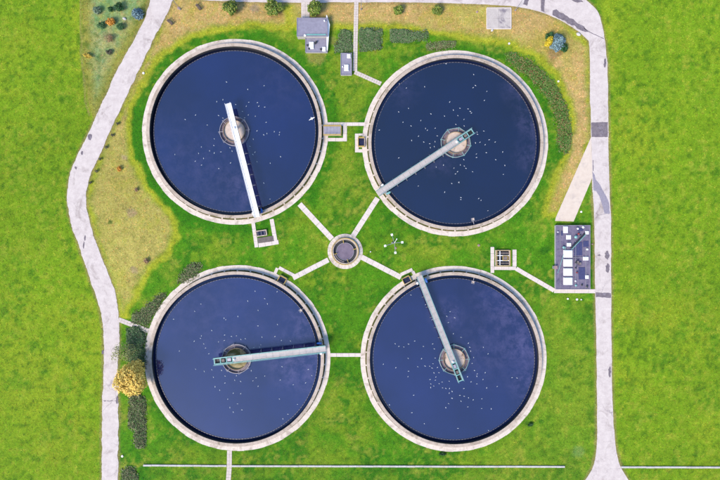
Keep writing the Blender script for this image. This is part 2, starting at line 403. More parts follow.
def ground_colors(x, y):
    """base colours of turf, dry grass and soil; x, y in photo pixels"""
    n1 = fbm(x, y, 60, 11); n2 = fbm(x, y, 18, 31); n3 = fbm(x, y, 7, 51, 3); n4 = fbm(x, y, 130, 71, 3)
    n5 = fbm(x, y, 4.2, 91, 3); n6 = fbm(x, y, 30, 121)
    def C(r, g, b): return np.array(A(r, g, b)[:3])
    def lay(col, m, c): return col + (c - col) * m[..., None]
    inside = sdist(x, y, [(125, -80), (600, -80), (606, 200), (606, 600), (104, 600), (104, 320), (78, 230), (75, 190), (110, 110), (150, 20)])
    col = np.broadcast_to(C(140, 184, 28), x.shape + (3,)).copy()
    col = lay(col, sm(n1 + .5 * n2, -.12, .2) * .8, C(168, 194, 40))
    col = lay(col, sm(n2 + .6 * n3, .02, .26) * .7, C(104, 166, 22))
    col = lay(col, sm(n3 - .3 * n1, .14, .34) * .55, C(184, 190, 60))
    m_in = sm(inside, -2, 2)
    lawn = np.broadcast_to(C(92, 166, 22), x.shape + (3,)).copy()
    lawn = lay(lawn, sm(n1 + .7 * n2, -.1, .22) * .75, C(152, 184, 40))
    lawn = lay(lawn, sm(n6 + .6 * n2, .0, .2) * .55, C(140, 178, 44))
    lawn = lay(lawn, sm(n2 - .6 * n6 + .5 * n3, .0, .2) * .9, C(48, 140, 16))
    lawn = lay(lawn, sm(n3 + .3 * n2, .12, .32) * .55, C(186, 186, 72))
    lawn = lay(lawn, sm(x + 30 * n1, 470, 560) * sm(y + 40 * n2, 290, 350) * .5, C(150, 182, 44))
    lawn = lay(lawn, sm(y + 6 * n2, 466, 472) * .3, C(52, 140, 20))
    # rich green belts round the tanks
    for k, (rr, st) in {'TL': (105, .85), 'TR': (100, .5), 'BL': (100, .45), 'BR': (97, .3)}.items():
        cx, cy = TANKS[k]['c']; d = np.hypot(x - cx, y - cy)
        lawn = lay(lawn, (1 - sm(d + 10 * n2, rr - 5, rr + 4)) * st, C(50, 146, 14))
    col = lay(col, m_in, lawn)
    # dry, tan lawn
    dry = [[(172, -60), (158, 30), (119, 113), (93, 170), (86, 200), (98, 250), (112, 290), (119, 318), (127, 316), (136, 294), (150, 270), (168, 253), (178, 236), (174, 218), (160, 203), (143, 183), (132, 158), (129, 130), (133, 104), (145, 74), (163, 53), (185, 38), (215, 28.5), (250, 25), (296, 27), (296, -60)],
           [(290, -60), (480, -60), (560, 18), (590, 44), (592, 140), (577, 180), (558, 216), (546, 214), (552, 190), (566, 158), (573, 130), (569, 102), (557, 76), (536, 54), (508, 43), (470, 36), (430, 31), (390, 27), (350, 27), (290, 27)]]
    for p in dry:
        d = sdist(x, y, p) + 9 * n2 + 4 * n3
        col = lay(col, sm(d, -6, -1) * (1 - sm(d, 1, 7)) * .9, C(204, 208, 56))
        m = sm(d, 0, 8)
        tan = np.broadcast_to(C(242, 198, 132), x.shape + (3,)).copy()
        tan = lay(tan, sm(n2 + .5 * n1, .02, .25) * .5, C(228, 196, 96))
        tan = lay(tan, sm(n3 + .4 * n2, .08, .3) * .6, C(246, 202, 140))
        tan = lay(tan, sm(n1 - .3 * n2, .1, .26) * .45, C(206, 204, 88))
        tan = lay(tan, (1 - sm(x, 185, 230)) * sm(y, 100, 150) * .5, C(206, 210, 92))
        col = lay(col, m * .92, tan)
    # planted triangle in the upper left corner
    d = sdist(x, y, [(80, -60), (160, -60), (147, 12), (118, 68), (98, 112), (93, 118), (87, 100), (83, 60)]) + 2 * n3
    gar = np.broadcast_to(C(172, 200, 140), x.shape + (3,)).copy()
    gar = lay(gar, sm(n2, .0, .2) * .7, C(142, 196, 128))
    gar = lay(gar, sm(n1 + n3, .05, .3) * .7, C(212, 200, 136))
    gar = lay(gar, 1 - sm(sdist(x, y, [(80, -60), (160, -60), (147, 12), (118, 68), (98, 112), (93, 118), (87, 100), (83, 60)]) + 8 * n2, 2, 16), C(178, 174, 82))
    col = lay(col, sm(d, -1, 1.5) * .95, gar)
    col = lay(col, sm(n5 + .5 * n2 + .3 * n6, .06, .34) * .4, C(186, 188, 66))
    col = lay(col, sm(-n5 - .5 * n6, .06, .34)[:] * .5 * (1 - .75 * sm(np.maximum(sdist(x, y, dry[0]), sdist(x, y, dry[1])), -2, 5)), C(52, 132, 16))
    # worn line along the edge of the planted triangle
    d = np.abs(x + 2 * n2 - np.interp(y, [-20, 55, 75, 100, 118], [79.5, 81.5, 83.5, 85.5, 90]))
    col = lay(col, (1 - sm(d, .4, 1.6)) * (y < 116) * .6, C(190, 168, 110))
    # worn soil beside roads
    for a, b in ((road_left_l, road_left_r), (road_right_l, road_right_r), (road_top_b, road_top_t)):
        d = sdist(x, y, a + b[::-1]) + 1.6 * n3 + 1.2 * n2
        col = lay(col, sm(d, -3.2, -.6) * .75, C(178, 160, 104))
    # bare patches, mown ring edges, beds, painted shade of the mast
    for px, py, r, c in ((131, 214, 6, (206, 176, 140)), (133, 270, 5, (206, 178, 144)), (124, 158, 4, (212, 186, 150)), (556, 52, 9, (186, 150, 110)), (316, 56, 12, (190, 182, 96)), (255, 8, 6, (186, 162, 140)),
                         (318, 12, 8, (196, 160, 116)), (276, 12, 8, (186, 150, 100)), (233, 12, 7, (170, 140, 80)), (333, 40, 5, (186, 182, 96)), (109, 38, 8, (176, 168, 122)), (475, 120, 1, (0, 0, 0))):
        d = np.hypot(x - px, y - py) + 7 * n3
        col = lay(col, (1 - sm(d, r * .5, r)) * .7, C(*c))
    for px, py, r in ((442.5, 454, 5), (530, 425, 4.5), (541, 421, 4), (548, 436, 2.5), (600, 250, 3), (404, 244, 5), (545, 250, 6), (588, 350, 5), (110, 222, 1)):  # dark grass clumps; the one beside the floodlight mast is its shadow, painted
        d = np.hypot(x - px, (y - py) * 1.2) + 6 * n3
        col = lay(col, (1 - sm(d, r * .45, r)) * .7, C(22, 116, 20))
    d = np.hypot(x - 578, y - 452) + 5 * n3
    col = lay(col, (1 - sm(d, 3, 9)) * .4, C(150, 190, 120))
    for nm, poly, h, lf, lab in HEDGES:
        col = lay(col, sm(sdist(x, y, poly) + 2 * n3, -1.2, .8) * .85, C(84, 116, 40))
    col *= (1 + .3 * n3 + .4 * n5 + .2 * n4)[..., None]
    return np.clip(col, .001, 1)


def build_ground():
    ox = [3000, 1500, 700, 380, 240, 170, 130, 112]
    xs = np.concatenate([-np.array(ox), np.linspace(-100, 100, 560), np.array(ox[::-1])])
    oy = [3000, 1500, 700, 380, 240, 150, 110, 84]
    ys = np.concatenate([-np.array(oy), np.linspace(-70, 70, 400), np.array(oy[::-1])])
    X, Y = np.meshgrid(xs, ys); nx, ny = len(xs), len(ys)
    v = np.stack([X.ravel(), Y.ravel(), np.zeros(X.size)], 1)
    i = np.arange(nx * ny).reshape(ny, nx)
    q = np.stack([i[:-1, :-1].ravel(), i[:-1, 1:].ravel(), i[1:, 1:].ravel(), i[1:, :-1].ravel()], 1)
    m, t, b = new_mat('turf')
    at = t.nodes.new('ShaderNodeAttribute'); at.attribute_name = 'turf_colour'
    n1 = noise(t, 1.9, 6, .8); n2 = noise(t, 6.5, 4, .75)
    col = mixc(t, rng(t, n1, .42, .58, 0, .8), at.outputs['Color'], (.58, .63, .45, 1), 'MULTIPLY')
    col = mixc(t, rng(t, n2, .48, .68, 0, .5), col, mixc(t, .5, at.outputs['Color'], A(200, 205, 80)))
    t.links.new(col, b.inputs['Base Color']); b.inputs['Roughness'].default_value = .95
    b.inputs['Specular IOR Level'].default_value = .15
    bump(t, b, math_(t, 'ADD', n1, n2), .6, .12)
    me = mesh_np('ground', v, q, m)
    c = ground_colors(X.ravel() / S + 360, 240 - Y.ravel() / S)
    far = sm(np.maximum((np.abs(X.ravel()) - 91) / 9, (np.abs(Y.ravel()) - 62) / 8), 0, 1)[:, None]
    mean = np.array(A(128, 174, 26)[:3]); c = c + (mean - c) * far
    a = me.color_attributes.new('turf_colour', 'FLOAT_COLOR', 'POINT')
    a.data.foreach_set('color', np.concatenate([c, np.ones((len(c), 1))], 1).astype(np.float32).ravel())
    tag(link('ground', me), 'flat green turf with dry tan and worn patches round the tanks', kind='structure')


build_ground()


# ------------------------------------------------------------------ roads and paths
def strip(name, left, right, z0, z1, mat, jit=.8, label=None, seed=1, n=None):
    n = n or 200
    def res(pts):
        pts = dens(pts, 2.0); a = np.array(pts); s = np.concatenate([[0], np.cumsum(np.hypot(*np.diff(a, axis=0).T))])
        u = np.linspace(0, s[-1], n); return np.stack([np.interp(u, s, a[:, 0]), np.interp(u, s, a[:, 1])], 1)
    l, r = res(left), res(right); r_ = random.Random(seed); vs = []; fs = []
    for i in range(n):
        d = r[i] - l[i]; d = d / np.hypot(*d)
        a = l[i] + d * (jit * (vnoise(np.array(i * 1.0), np.array(0.), 4, seed) - .5) + r_.uniform(-.2, .2) * jit)
        b = r[i] + d * (jit * (vnoise(np.array(i * 1.0), np.array(9.), 4, seed + 5) - .5) + r_.uniform(-.2, .2) * jit)
        for p in (a, b):
            q = P(p[0], p[1]); vs += [(q.x, q.y, z0), (q.x, q.y, z1)]
    for i in range(n - 1):
        k = 4 * i
        fs += [(k + 1, k + 5, k + 7, k + 3), (k, k + 4, k + 5, k + 1), (k + 3, k + 7, k + 6, k + 2)]
    mb = MB(); mb.add(vs, [tuple(reversed(f)) for f in fs])
    return tag(mb.build(name, mat), label, kind='structure')


rl = strip('road', road_left_l, road_left_r, -.05, .05, M['road'], 1.5, 'pale cracked road curving down the left side', 3, 320)
rr = strip('road', road_right_l, road_right_r, -.05, .05, M['road'], .7, 'pale road running straight down the right side', 8, 260)
rt = strip('road', road_top_b, road_top_t, -.05, .046, M['road'], .6, 'pale road along the top edge bending at the right corner', 13, 260)


def sheet(name, pts, z, mat, parent=None, jit=.25, seed=0, th=.004, step=2.0):
    r_ = random.Random(seed); d = []
    for i in range(len(pts)):
        a, b = pts[i], pts[(i + 1) % len(pts)]
        n = max(1, int(math.hypot(b[0] - a[0], b[1] - a[1]) / step))
        for k in range(n):
            t = k / n; d.append((a[0] + (b[0] - a[0]) * t + r_.uniform(-jit, jit), a[1] + (b[1] - a[1]) * t + r_.uniform(-jit, jit)))
    mb = MB(); mb.prism([tuple(P(x, y))[:2] for x, y in d], -.03 if parent is None else z - .02, z)
    return mb.build(name, mat, parent)


tag(sheet('pavement', apron, .07, M['apron'], None, .08, 4), 'slanting pale concrete strip leading off the right road to the flat roofed building', kind='structure')
sheet('asphalt_patch', [(590.9, 122.5), (607.6, 122), (607.8, 137), (591.6, 137)], .056, M['patch'], rr, .2, 2)
sheet('asphalt_patch', [(592.3, 171), (594.5, 175), (596, 180), (600, 185), (603, 191), (607, 198), (609, 203), (609.6, 214), (604.5, 213.5), (602, 205), (599, 196), (596, 191), (593.4, 190)], .056, M['patch_pale'], rr, .25, 3)
sheet('asphalt_patch', [(595.6, 292.5), (610.8, 293), (610.8, 298), (595.6, 297)], .056, M['patch'], rr, .3, 4)
for i, (x, y, rx, ry) in enumerate(((607, 255, 2.2, 4.5), (607.5, 268, 2, 5), (609.5, 372, 1.4, 6), (604.8, 63, 1, 5), (599, 255, 1.4, .8), (103, 352, 1, 2))):
    sheet('asphalt_patch', [(x + rx * math.cos(k * .7), y + ry * math.sin(k * .7)) for k in range(9)], .057, M['patch'], rr if x > 300 else rl, .5, 20 + i, step=1.2)
sheet('seam', [(592.6, 160), (593.2, 160), (593.5, 171), (592.8, 171)], .056, M['tar'], rr, .1, 5)
sheet('asphalt_patch', [(553, 11), (556, 10), (566, 15), (574, 21), (580, 24), (586, 29), (588, 32), (583, 31.5), (577, 28), (570, 24), (560, 19), (552, 14)], .056, M['patch'], rt, .9, 7)
sheet('asphalt_patch', [(541, -4), (544.5, -4), (544.5, 12), (541, 11)], .056, M['patch'], rt, .3, 8)
sheet('asphalt_patch', [(526, -4), (530, -4), (527, 6), (523, 4)], .056, M['patch'], rt, .4, 9)
sheet('asphalt_patch', [(570, -4), (578, -2), (583, 2), (577, 2.5), (571, 0)], .056, M['patch'], rt, .4, 10)
sheet('seam', [(584, 28), (590, 32), (604, 38.5), (604, 39.1), (590, 32.7), (584, 28.7)], .056, M['tar'], rt, .12, 10)
for i, (x, y, l) in enumerate(((113.5, 212, 0),)): pass
for i, (x, y, rx, ry) in enumerate(((90, 137, 2.2, 3.2), (82, 153, 1.4, 2), (76, 168, 1.2, 1.6), (117.2, 400, 1.2, 4), (110, 401, 7, .4), (84, 245, .8, 4), (85, 238, .6, 3))):
    sheet('asphalt_patch', [(x + rx * math.cos(k * .7), y + ry * math.sin(k * .7)) for k in range(9)], .057, M['patch'], rl, .4, 40 + i, step=1.2)


def slab_path(pts, wpx, label, slab=1.6, mat=None, z=.08, gap=.035, rows=1, seed=0):
    mb = MB(); r_ = random.Random(seed)
    w_ = wpx * S
    W = [P(*p) for p in pts]
    for a, b in zip(W[:-1], W[1:]):
        d = b - a; L = d.length; ang = math.atan2(d.y, d.x); n = max(1, round(L / slab)); u = d / L; nrm = Vector((-u.y, u.x, 0))
        for i in range(n):
            for j in range(rows):
                c = a + u * (L * (i + .5) / n) + nrm * (w_ * ((j + .5) / rows - .5))
                mb.box((c.x + r_.uniform(-.01, .01), c.y + r_.uniform(-.01, .01), z / 2 - .03 + r_.uniform(-.006, .006)), (L / n - gap, w_ / rows - (gap if rows > 1 else 0), z + .06), ang)
    return tag(mb.build('path', mat or M['path']), label, kind='structure')


slab_path([(299.5, 204), (332, 239)], 5.4, 'concrete path from the upper left tank down to the round hub', seed=1)
slab_path([(377.6, 198), (352.8, 236.5)], 5.2, 'concrete path from the upper right tank down to the round hub', seed=2)
slab_path([(328.5, 259.8), (293, 278)], 5.0, 'concrete path from the round hub to the lower left tank', seed=3)
slab_path([(361.5, 257), (401, 277.5)], 5.2, 'concrete path from the round hub to the lower right tank', seed=4)
slab_path([(330.4, 355), (361.2, 355)], 3.6, 'short narrow path joining the two lower tanks', seed=5)
slab_path([(118.6, 319.5), (148.5, 331)], 4.8, 'short path from the left road to the lower left tank', seed=6, mat=M['paver'], slab=.8, rows=2)
slab_path([(229.6, 450.5), (229.3, 468), (227, 500)], 5.0, 'short path running south from the lower left tank', seed=7, mat=M['paver'], slab=.8, rows=2)
slab_path([(356.3, 2), (355, 71)], 4.4, 'paved path down from the top road past the small shed', seed=8, mat=M['paver'], slab=.6, rows=2)
slab_path([(354.5, 72), (381, 83.8)], 4.2, 'paved path from the small shed to the upper right tank', seed=9, mat=M['paver'], slab=.6, rows=2)
slab_path([(305.4, 2), (305.4, 19)], 8.5, 'short wide paved drive above the pump house', seed=10, mat=M['paver'], slab=1.0, rows=2)
slab_path([(327.5, 124), (365, 124.2)], 3.4, 'narrow path between the two upper tanks', seed=11)
slab_path([(345, 125.8), (345, 141.3)], 3.8, 'path on the right side of the grated chamber', seed=12)
slab_path([(328, 139.6), (343.1, 139.6)], 3.4, 'path below the grated chamber', seed=13)
slab_path([(356.8, 133.6), (356.8, 152.4)], 3.6, 'path on the left of the small open box', seed=14)
slab_path([(358.6, 134.6), (366, 134.6)], 2.2, 'path above the small open box', seed=15)
slab_path([(358.6, 150.8), (367.5, 150.8)], 3.2, 'path below the small open box', seed=16)
slab_path([(253.2, 223), (256.6, 247.4)], 3.6, 'left arm of the path round the inlet box', seed=17)
slab_path([(258.6, 245.4), (278.6, 242.0)], 4.2, 'lower arm of the path round the inlet box', seed=18)
slab_path([(271.6, 219), (275.4, 240.4)], 4.0, 'right arm of the path round the inlet box', seed=19)
slab_path([(279.0, 267.6), (294.5, 275.8)], 3.2, 'path above the small box of the lower left tank', seed=20)
slab_path([(277.4, 268), (275.0, 273.5)], 3.0, 'path on the left of the small box of the lower left tank', seed=21)
slab_path([(400.6, 274.6), (412.4, 269.4)], 3.2, 'path above the small box of the lower right tank', seed=22)
slab_path([(412.6, 271.2), (414.8, 275.5)], 3.0, 'path on the right of the small box of the lower right tank', seed=23)
slab_path([(492.3, 247), (492.3, 273)], 3.6, 'path on the left of the valve pit', seed=24)
slab_path([(494.3, 268.2), (516, 268.4)], 3.4, 'path below the valve pit', seed=25)
slab_path([(514.4, 249.5), (514.4, 266.5)], 4.0, 'short path stub on the right of the valve pit', seed=26)
slab_path([(516, 268.6), (554, 290.6)], 4.2, 'slanting path from the valve pit to the flat roofed building', seed=27)
slab_path([(554, 291), (595.4, 291.2)], 4.0, 'path along the lower side of the flat roofed building', seed=28)

# concrete slab on the dry lawn
sl = thing('concrete_slab', 'square pale concrete slab with grey stains on the dry lawn near the top road', 'slab', P(498.7, 18.5))
o0 = sl['_o']
for ix in range(2):
    for iy in range(2):
        c = P(492.7 + 12 * ix, 13.4 + 10.4 * iy); mb = MB()
        mb.box((c.x, c.y, .07 + .006 * (ix ^ iy)), (12 * S - .03, 10.4 * S - .03, .24)); mb.build('panel', M['slab'], sl)
mb = MB()
for a, b in (((486.6, 8.1), (510.8, 8.1)), ((486.6, 28.9), (510.8, 28.9)), ((486.6, 8.1), (486.6, 28.9)), ((510.8, 8.1), (510.8, 28.9))):
    a, b = P(*a), P(*b); c = (a + b) / 2; d = b - a
    mb.box((c.x, c.y, .09), (max(abs(d.x), .16), max(abs(d.y), .16) - (.17 if abs(d.y) > 1 else 0), .3))
mb.build('edging', M['path'], sl)


# ------------------------------------------------------------------ water
def water_mat(name, base, scum, blobs, ior=2.0):
    m, t, b = new_mat(name)
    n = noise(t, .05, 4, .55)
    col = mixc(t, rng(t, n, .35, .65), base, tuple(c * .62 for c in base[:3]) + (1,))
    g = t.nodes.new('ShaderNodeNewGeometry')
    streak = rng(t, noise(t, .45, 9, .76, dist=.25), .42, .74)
    for px, py, r, st in blobs:  # purple streaks: scum plus cloud reflections painted into the base colour
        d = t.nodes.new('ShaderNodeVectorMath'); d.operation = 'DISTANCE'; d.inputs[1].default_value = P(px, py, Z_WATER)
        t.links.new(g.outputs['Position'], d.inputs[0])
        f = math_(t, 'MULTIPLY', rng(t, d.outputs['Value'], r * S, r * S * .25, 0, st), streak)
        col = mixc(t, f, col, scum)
    t.links.new(col, b.inputs['Base Color']); b.inputs['Roughness'].default_value = .05
    b.inputs['IOR'].default_value = ior
    bump(t, b, noise(t, 1.2, 3, .5), .015, .05)
    return m


scum_cloud_col = A(122, 114, 168, .42)  # tint for scum and for the painted cloud reflections
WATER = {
    'TL': water_mat('upper_left_water', (.0033, .0094, .062, 1), scum_cloud_col, [(215, 185, 60, .25), (246, 190, 26, .4), (285, 75, 50, .16), (170, 150, 60, .15)]),
    'TR': water_mat('upper_right_water', (.0002, .0042, .029, 1), scum_cloud_col, [(534, 120, 24, .6), (532, 155, 24, .45), (520, 88, 24, .4), (400, 85, 28, .25), (440, 165, 18, .3)]),
    'BL': water_mat('lower_left_water', (.0098, .0165, .08, 1), scum_cloud_col, [(228, 352, 16, .8), (300, 362, 40, .9), (305, 320, 26, .6), (190, 300, 60, .2), (240, 330, 70, .15)]),
    'BR': water_mat('lower_right_water', (.009, .0145, .074, 1), scum_cloud_col, [(530, 345, 26, .9), (530, 385, 26, .8), (512, 308, 26, .75), (446, 315, 22, .8), (488, 296, 26, .4), (500, 345, 50, .45)]),
}
CHANW = water_mat('channel_water', (.001, .003, .016, 1), scum_cloud_col, [], 1.5)
CHANB = water_mat('channel_water_blue', (.004, .011, .05, 1), scum_cloud_col, [], 1.5)
M['hubwater'] = surf('hub_water', A(160, 142, 158), A(132, 116, 134), .8, .25, 0, .05)
M['boxwater'] = surf('box_water', A(70, 70, 110), A(40, 42, 70), .9, .2, 0, .05)


# ------------------------------------------------------------------ clarifier tanks
def tank(key):
    T = TANKS[key]; c = P(*T['c']); cx, cy = c.x, c.y
    t = thing('clarifier_tank', {'TL': 'round concrete settling tank with the white bridge, upper left of the four',
                                 'TR': 'round concrete settling tank with the darkest navy water, upper right of the four',
                                 'BL': 'round concrete settling tank beside the yellow tree, lower left of the four',
                                 'BR': 'round concrete settling tank with purple scum and painted cloud streaks along its right rim, lower right of the four'}[key], 'tank', c)
    mb = MB(); mb.m = 0; mb.ring(cx, cy, R_IN + .02, R_OUT, -.05, Z_WALL, 160)
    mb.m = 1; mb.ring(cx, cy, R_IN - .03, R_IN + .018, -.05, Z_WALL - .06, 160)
    wl = mb.build('wall', [M['wall'], M['wet']], t)
    # coping blocks on the wall
    mb = MB()
    for i in range(64):
        a = 2 * math.pi * i / 64
        mb.ring(cx, cy, R_IN - .05, R_OUT + .05, Z_WALL + .002, Z_WALL + .07 + rnd.uniform(-.008, .008), 3, a + .0006, a + 2 * math.pi / 64 - .0006)
    mb.build('coping', M['wall'], wl)
    # overflow weir: a plate with square notches
    mb = MB(); mb.ring(cx, cy, R_WEIR - .03, R_WEIR + .03, -.02, Z_WATER + .05, 160)
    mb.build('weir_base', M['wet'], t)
    mb = MB(); n = 170
    for i in range(n):
        a = 2 * math.pi * i / n
        mb.ring(cx, cy, R_WEIR - .05, R_WEIR + .05, Z_WATER + .02, Z_WATER + .12, 1, a, a + 2 * math.pi / n * .72)
    mb.build('weir', M['weir'], t)
    # feed well
    fw = MB(); fw.ring(cx, cy, 3.38, 3.5, .2, 1.0, 48); fwo = fw.build('feed_well', M['steel'], t)
    mb = MB(); mb.ring(cx, cy, 2.52, 2.62, .2, 1.15, 40); mb.build('inner_drum', M['drum'], fwo)
    mb = MB(); mb.ring(cx, cy, 2.62, 3.38, .3, .54, 40); mb.build('scum', M['annulus'], fwo)
    mb = MB(); mb.ring(cx, cy, .3, 2.52, .3, .72, 40); mb.build('foam', M['foam_olive'] if key == 'BL' else M['foam'], fwo)
    r_ = random.Random(key)
    a0 = r_.uniform(0, 1)
    for k in range(8):
        a = a0 + k * math.pi / 4; mb = MB()
        p = lambda r, z: (cx + r * math.cos(a), cy + r * math.sin(a), z)
        mb.tube(p(2.55, 1.05), p(3.75, 1.05), .05, 5); mb.tube(p(3.55, 1.05), p(3.55, .3), .04, 5)
        a2 = a + math.pi / 4
        if k % 2 == 0 or key in ('TR', 'BR'):
            mb.tube(p(3.7, 1.02), (cx + 3.7 * math.cos(a2), cy + 3.7 * math.sin(a2), 1.02), .04, 5)
        mb.build('bracket', M['teal'] if key in ('TR', 'BR') else M['steel'], fwo)
    mb = MB(); mb.tube((cx, cy, 0), (cx, cy, T['dz'] - .55), .32, 14); mb.build('centre_column', M['steel'], t)
    # water surfaces
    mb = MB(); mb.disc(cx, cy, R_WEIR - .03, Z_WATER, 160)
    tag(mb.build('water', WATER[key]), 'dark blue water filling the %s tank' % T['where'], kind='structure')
    mb = MB(); mb.ring(cx, cy, R_WEIR + .03, R_IN - .03, -.02, Z_CHAN, 160)
    tag(mb.build('water', CHANW if key == 'TL' else CHANB), 'dark water in the overflow channel of the %s tank' % T['where'], kind='structure')
    # soil strip and ring path
    mb = MB(); mb.ring(cx, cy, R_OUT, R_P0 + .05, -.05, .03, 128)
    tag(mb.build('soil', M['soil']), 'narrow weedy soil strip between wall and path of the %s tank' % T['where'], kind='structure')
    mb = MB(); n = 84
    for i in range(n):
        a = 2 * math.pi * i / n
        mb.ring(cx, cy, R_P0 + rnd.uniform(0, .05), R_P1 + rnd.uniform(-.05, .05), -.05, .085 + rnd.uniform(-.008, .008), 2, a + .0004, a + 2 * math.pi / n - .0004)
    pth = tag(mb.build('path', M['ring_path']), 'ring of concrete slabs walking round the %s tank' % T['where'], kind='structure')
    mb = MB()
    for i in range(42):
        a = 2 * math.pi * (i + .5) / 42
        mb.ring(cx, cy, R_OUT + .01, R_P0 - .01, -.04, .07, 1, a - .008, a + .008)
    mb.build('tie_slab', M['ring_path'], pth)
    return t


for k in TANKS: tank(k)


def bridge(key):
    T = TANKS[key]; dz = T['dz']; W = T['bw']
    a, b = P(*T['bs'], dz), P(*T['be'], dz); c = P(*T['c'])
    d = b - a; L = d.length; ang = math.atan2(d.y, d.x); xc = (c - a).dot(d) / L; xc = max(8, xc)
    lab = {'TL': 'white covered scraper bridge across the upper left tank', 'TR': 'grey scraper bridge with pale teal rails slanting across the darkest tank',
           'BL': 'pale scraper bridge with teal rails lying nearly level across the lower left tank', 'BR': 'grey scraper bridge pointing down across the lower right tank'}[key]
    t = thing('scraper_bridge', lab, 'bridge', (a.x, a.y, 0), ang, local=True)
    white = T['style'] == 'white'
    deckmat = M['whitepaint'] if white else M['deck']
    xe = L if white else xc + .3
    n = int(xe / 1.5); 
    mb = MB()
    for i in range(n):
        mb.box((xe * (i + .5) / n, 0, dz - .03 + rnd.uniform(-.006, .006)), (xe / n - .025, W - .16, .06))
    mb.build('deck', deckmat, t)
    for s in (-1, 1):
        mb = MB(); mb.box((L / 2, s * (W / 2 - .04), dz - .27), (L, .08, .62))
        for i in range(1, 10): mb.box((L * i / 10, s * (W / 2 + .012), dz - .27), (.06, .03, .55))
        mb.build('side_girder', M['dark'] if white or s * 1 != 0 else M['steel'], t)
        mb = MB(); mb.box((L / 2, s * (W / 2 - .05), dz + .075), (L, .12 if not white else .14, .06))
        mb.build('kerb', M['whitepaint'] if white else M['teal'] if key == 'BL' else M['steel'], t)
        mb = MB(); nn = int(L / 2.2)
        for i in range(nn + 1): 
            x = .1 + (L - .2) * i / nn; mb.tube((x, s * (W / 2 - .03), dz + .1), (x, s * (W / 2 - .03), dz + 1.1), .025, 5)
        for z in (.6, 1.1): mb.tube((.1, s * (W / 2 - .03), dz + z), (L - .1, s * (W / 2 - .03), dz + z), .028, 5)
        mb.build('railing', M['whitepaint'] if white else M['teal'], t)
    for i in range(1, int(L / 2.6)):
        x = i * 2.6
        if abs(x - xc) < 3.8: continue
        mb = MB()
        for s in (-1, 1): mb.tube((x, s * (W / 2 + .06), dz - .5), (x, s * (W / 2 + .25), Z_WATER - .1), .035, 5)
        mb.box((x, 0, Z_WATER + .12), (.06, W + .9, .16))
        mb.build('scraper_hanger', M['steel'], t)
    if not white:
        # open frame beyond the centre with three hatches
        Lf = L - xe
        mb = MB()
        for s in (-1, 1): mb.box((xe + Lf / 2, s * (W / 2 - .17), dz), (Lf, .22, .07))
        for i in range(4): mb.box((xe + .08 + (Lf - .25) * i / 3, 0, dz + .004), (.22, W - .56, .07))
        mb.build('end_frame', M['teal'], t)
        mb = MB(); mb.box((xe + Lf / 2, 0, dz - .45), (Lf, W - .2, .06)); mb.build('hopper', M['dark'], t)
        mb = MB(); mb.box((xe + Lf * .2, 0, dz - .2), (.9, W * .45, .3)); mb.build('gear_box', M['grate'], t)
        mb = MB(); mb.box((xe + Lf * .52, .05, dz - .25), (.7, W * .4, .25)); mb.build('motor', M['grate_brown'], t)
    else:
        mb = MB(); mb.box((L + .03, 0, dz - .2), (.05, W, .5)); mb.build('end_plate', M['whitepaint'], t)
    mb = MB(); mb.tube((xc, 0, dz), (xc, 0, dz + .25), .3, 10, .24); mb.ball((xc, 0, dz + .32), .22, .22, .16); mb.build('slip_ring', M['whitepaint'], t, smooth=False)
    # end carriage that rolls on the tank wall
    xr = xc - (R_IN + R_OUT) / 2
    mb = MB(); mb.box((xr, 0, 1.62), (.5, W + 1.2, .35))
    for s in (-1, 1): mb.box((xr, s * (W / 2 - .1), (1.78 + dz - .56) / 2), (.4, .2, max(.06, dz - .56 - 1.78)))
    ec = mb.build('end_carriage', M['steel'], t)
    for s in (-1, 1):
        mb = MB(); mb.tube((xr - .1, s * (W / 2 + .45), 1.42), (xr + .1, s * (W / 2 + .45), 1.42), .3, 14); mb.build('wheel', M['dark'], ec)
    s = {'TL': 1, 'TR': 1, 'BL': -1, 'BR': -1}[key]
    s = {'TL': -1, 'TR': -1, 'BL': -1, 'BR': 1}[key]
    mb = MB(); mb.tube((xr + .1, s * (W / 2 + .5), 2.05), (xr + .75, s * (W / 2 + .5), 2.05), .26, 12); mb.tube((xr + .75, s * (W / 2 + .5), 2.05), (xr + .9, s * (W / 2 + .5), 2.05), .2, 12)
    mb.box((xr, s * (W / 2 + .45), 2.05), (.35, .4, .4)); mb.build('drive_motor', M['blue'] if key != 'TR' else M['teal'], t)
    mb = MB(); mb.box((xr + .2, -s * (W / 2 + .35), 2.0), (.55, .4, .55)); mb.build('control_box', M['whitepaint'], t)
    return t


for k in TANKS: bridge(k)

# ------------------------------------------------------------------ round hub
hc = P(*HUB); hx, hy = hc.x, hc.y
mb = MB()
for i in range(28):
    a = 2 * math.pi * i / 28; mb.ring(hx, hy, 3.3, 4.22, -.05, .09 + rnd.uniform(-.006, .006), 3, a + .004, a + 2 * math.pi / 28 - .004)
tag(mb.build('path', M['ring_path']), 'ring of concrete slabs round the central hub', kind='structure')
hub = thing('distribution_chamber', 'small round concrete chamber with a yellow rail where the four paths meet', 'chamber', hc)
mb = MB(); mb.ring(hx, hy, 2.78, 3.28, -.05, .5, 64); mb.build('wall', M['wall'], hub)
mb = MB(); mb.ring(hx, hy, 2.72, 2.78, -.05, .46, 64); mb.build('lining', M['wet'], hub)
mb = MB(); mb.ring(hx, hy, 2.02, 2.12, -.05, .34, 56); mb.build('weir', M['steel'], hub)
mb = MB(); mb.ring(hx, hy, 2.12, 2.72, -.05, .05, 56); mb.build('channel_floor', M['wet'], hub)
mb = MB()
mb.ring(hx, hy, 3.1, 3.24, .5, .56, 64)
for z in (1.05, 1.55): mb.ring(hx, hy, 3.14, 3.21, z, z + .06, 48)
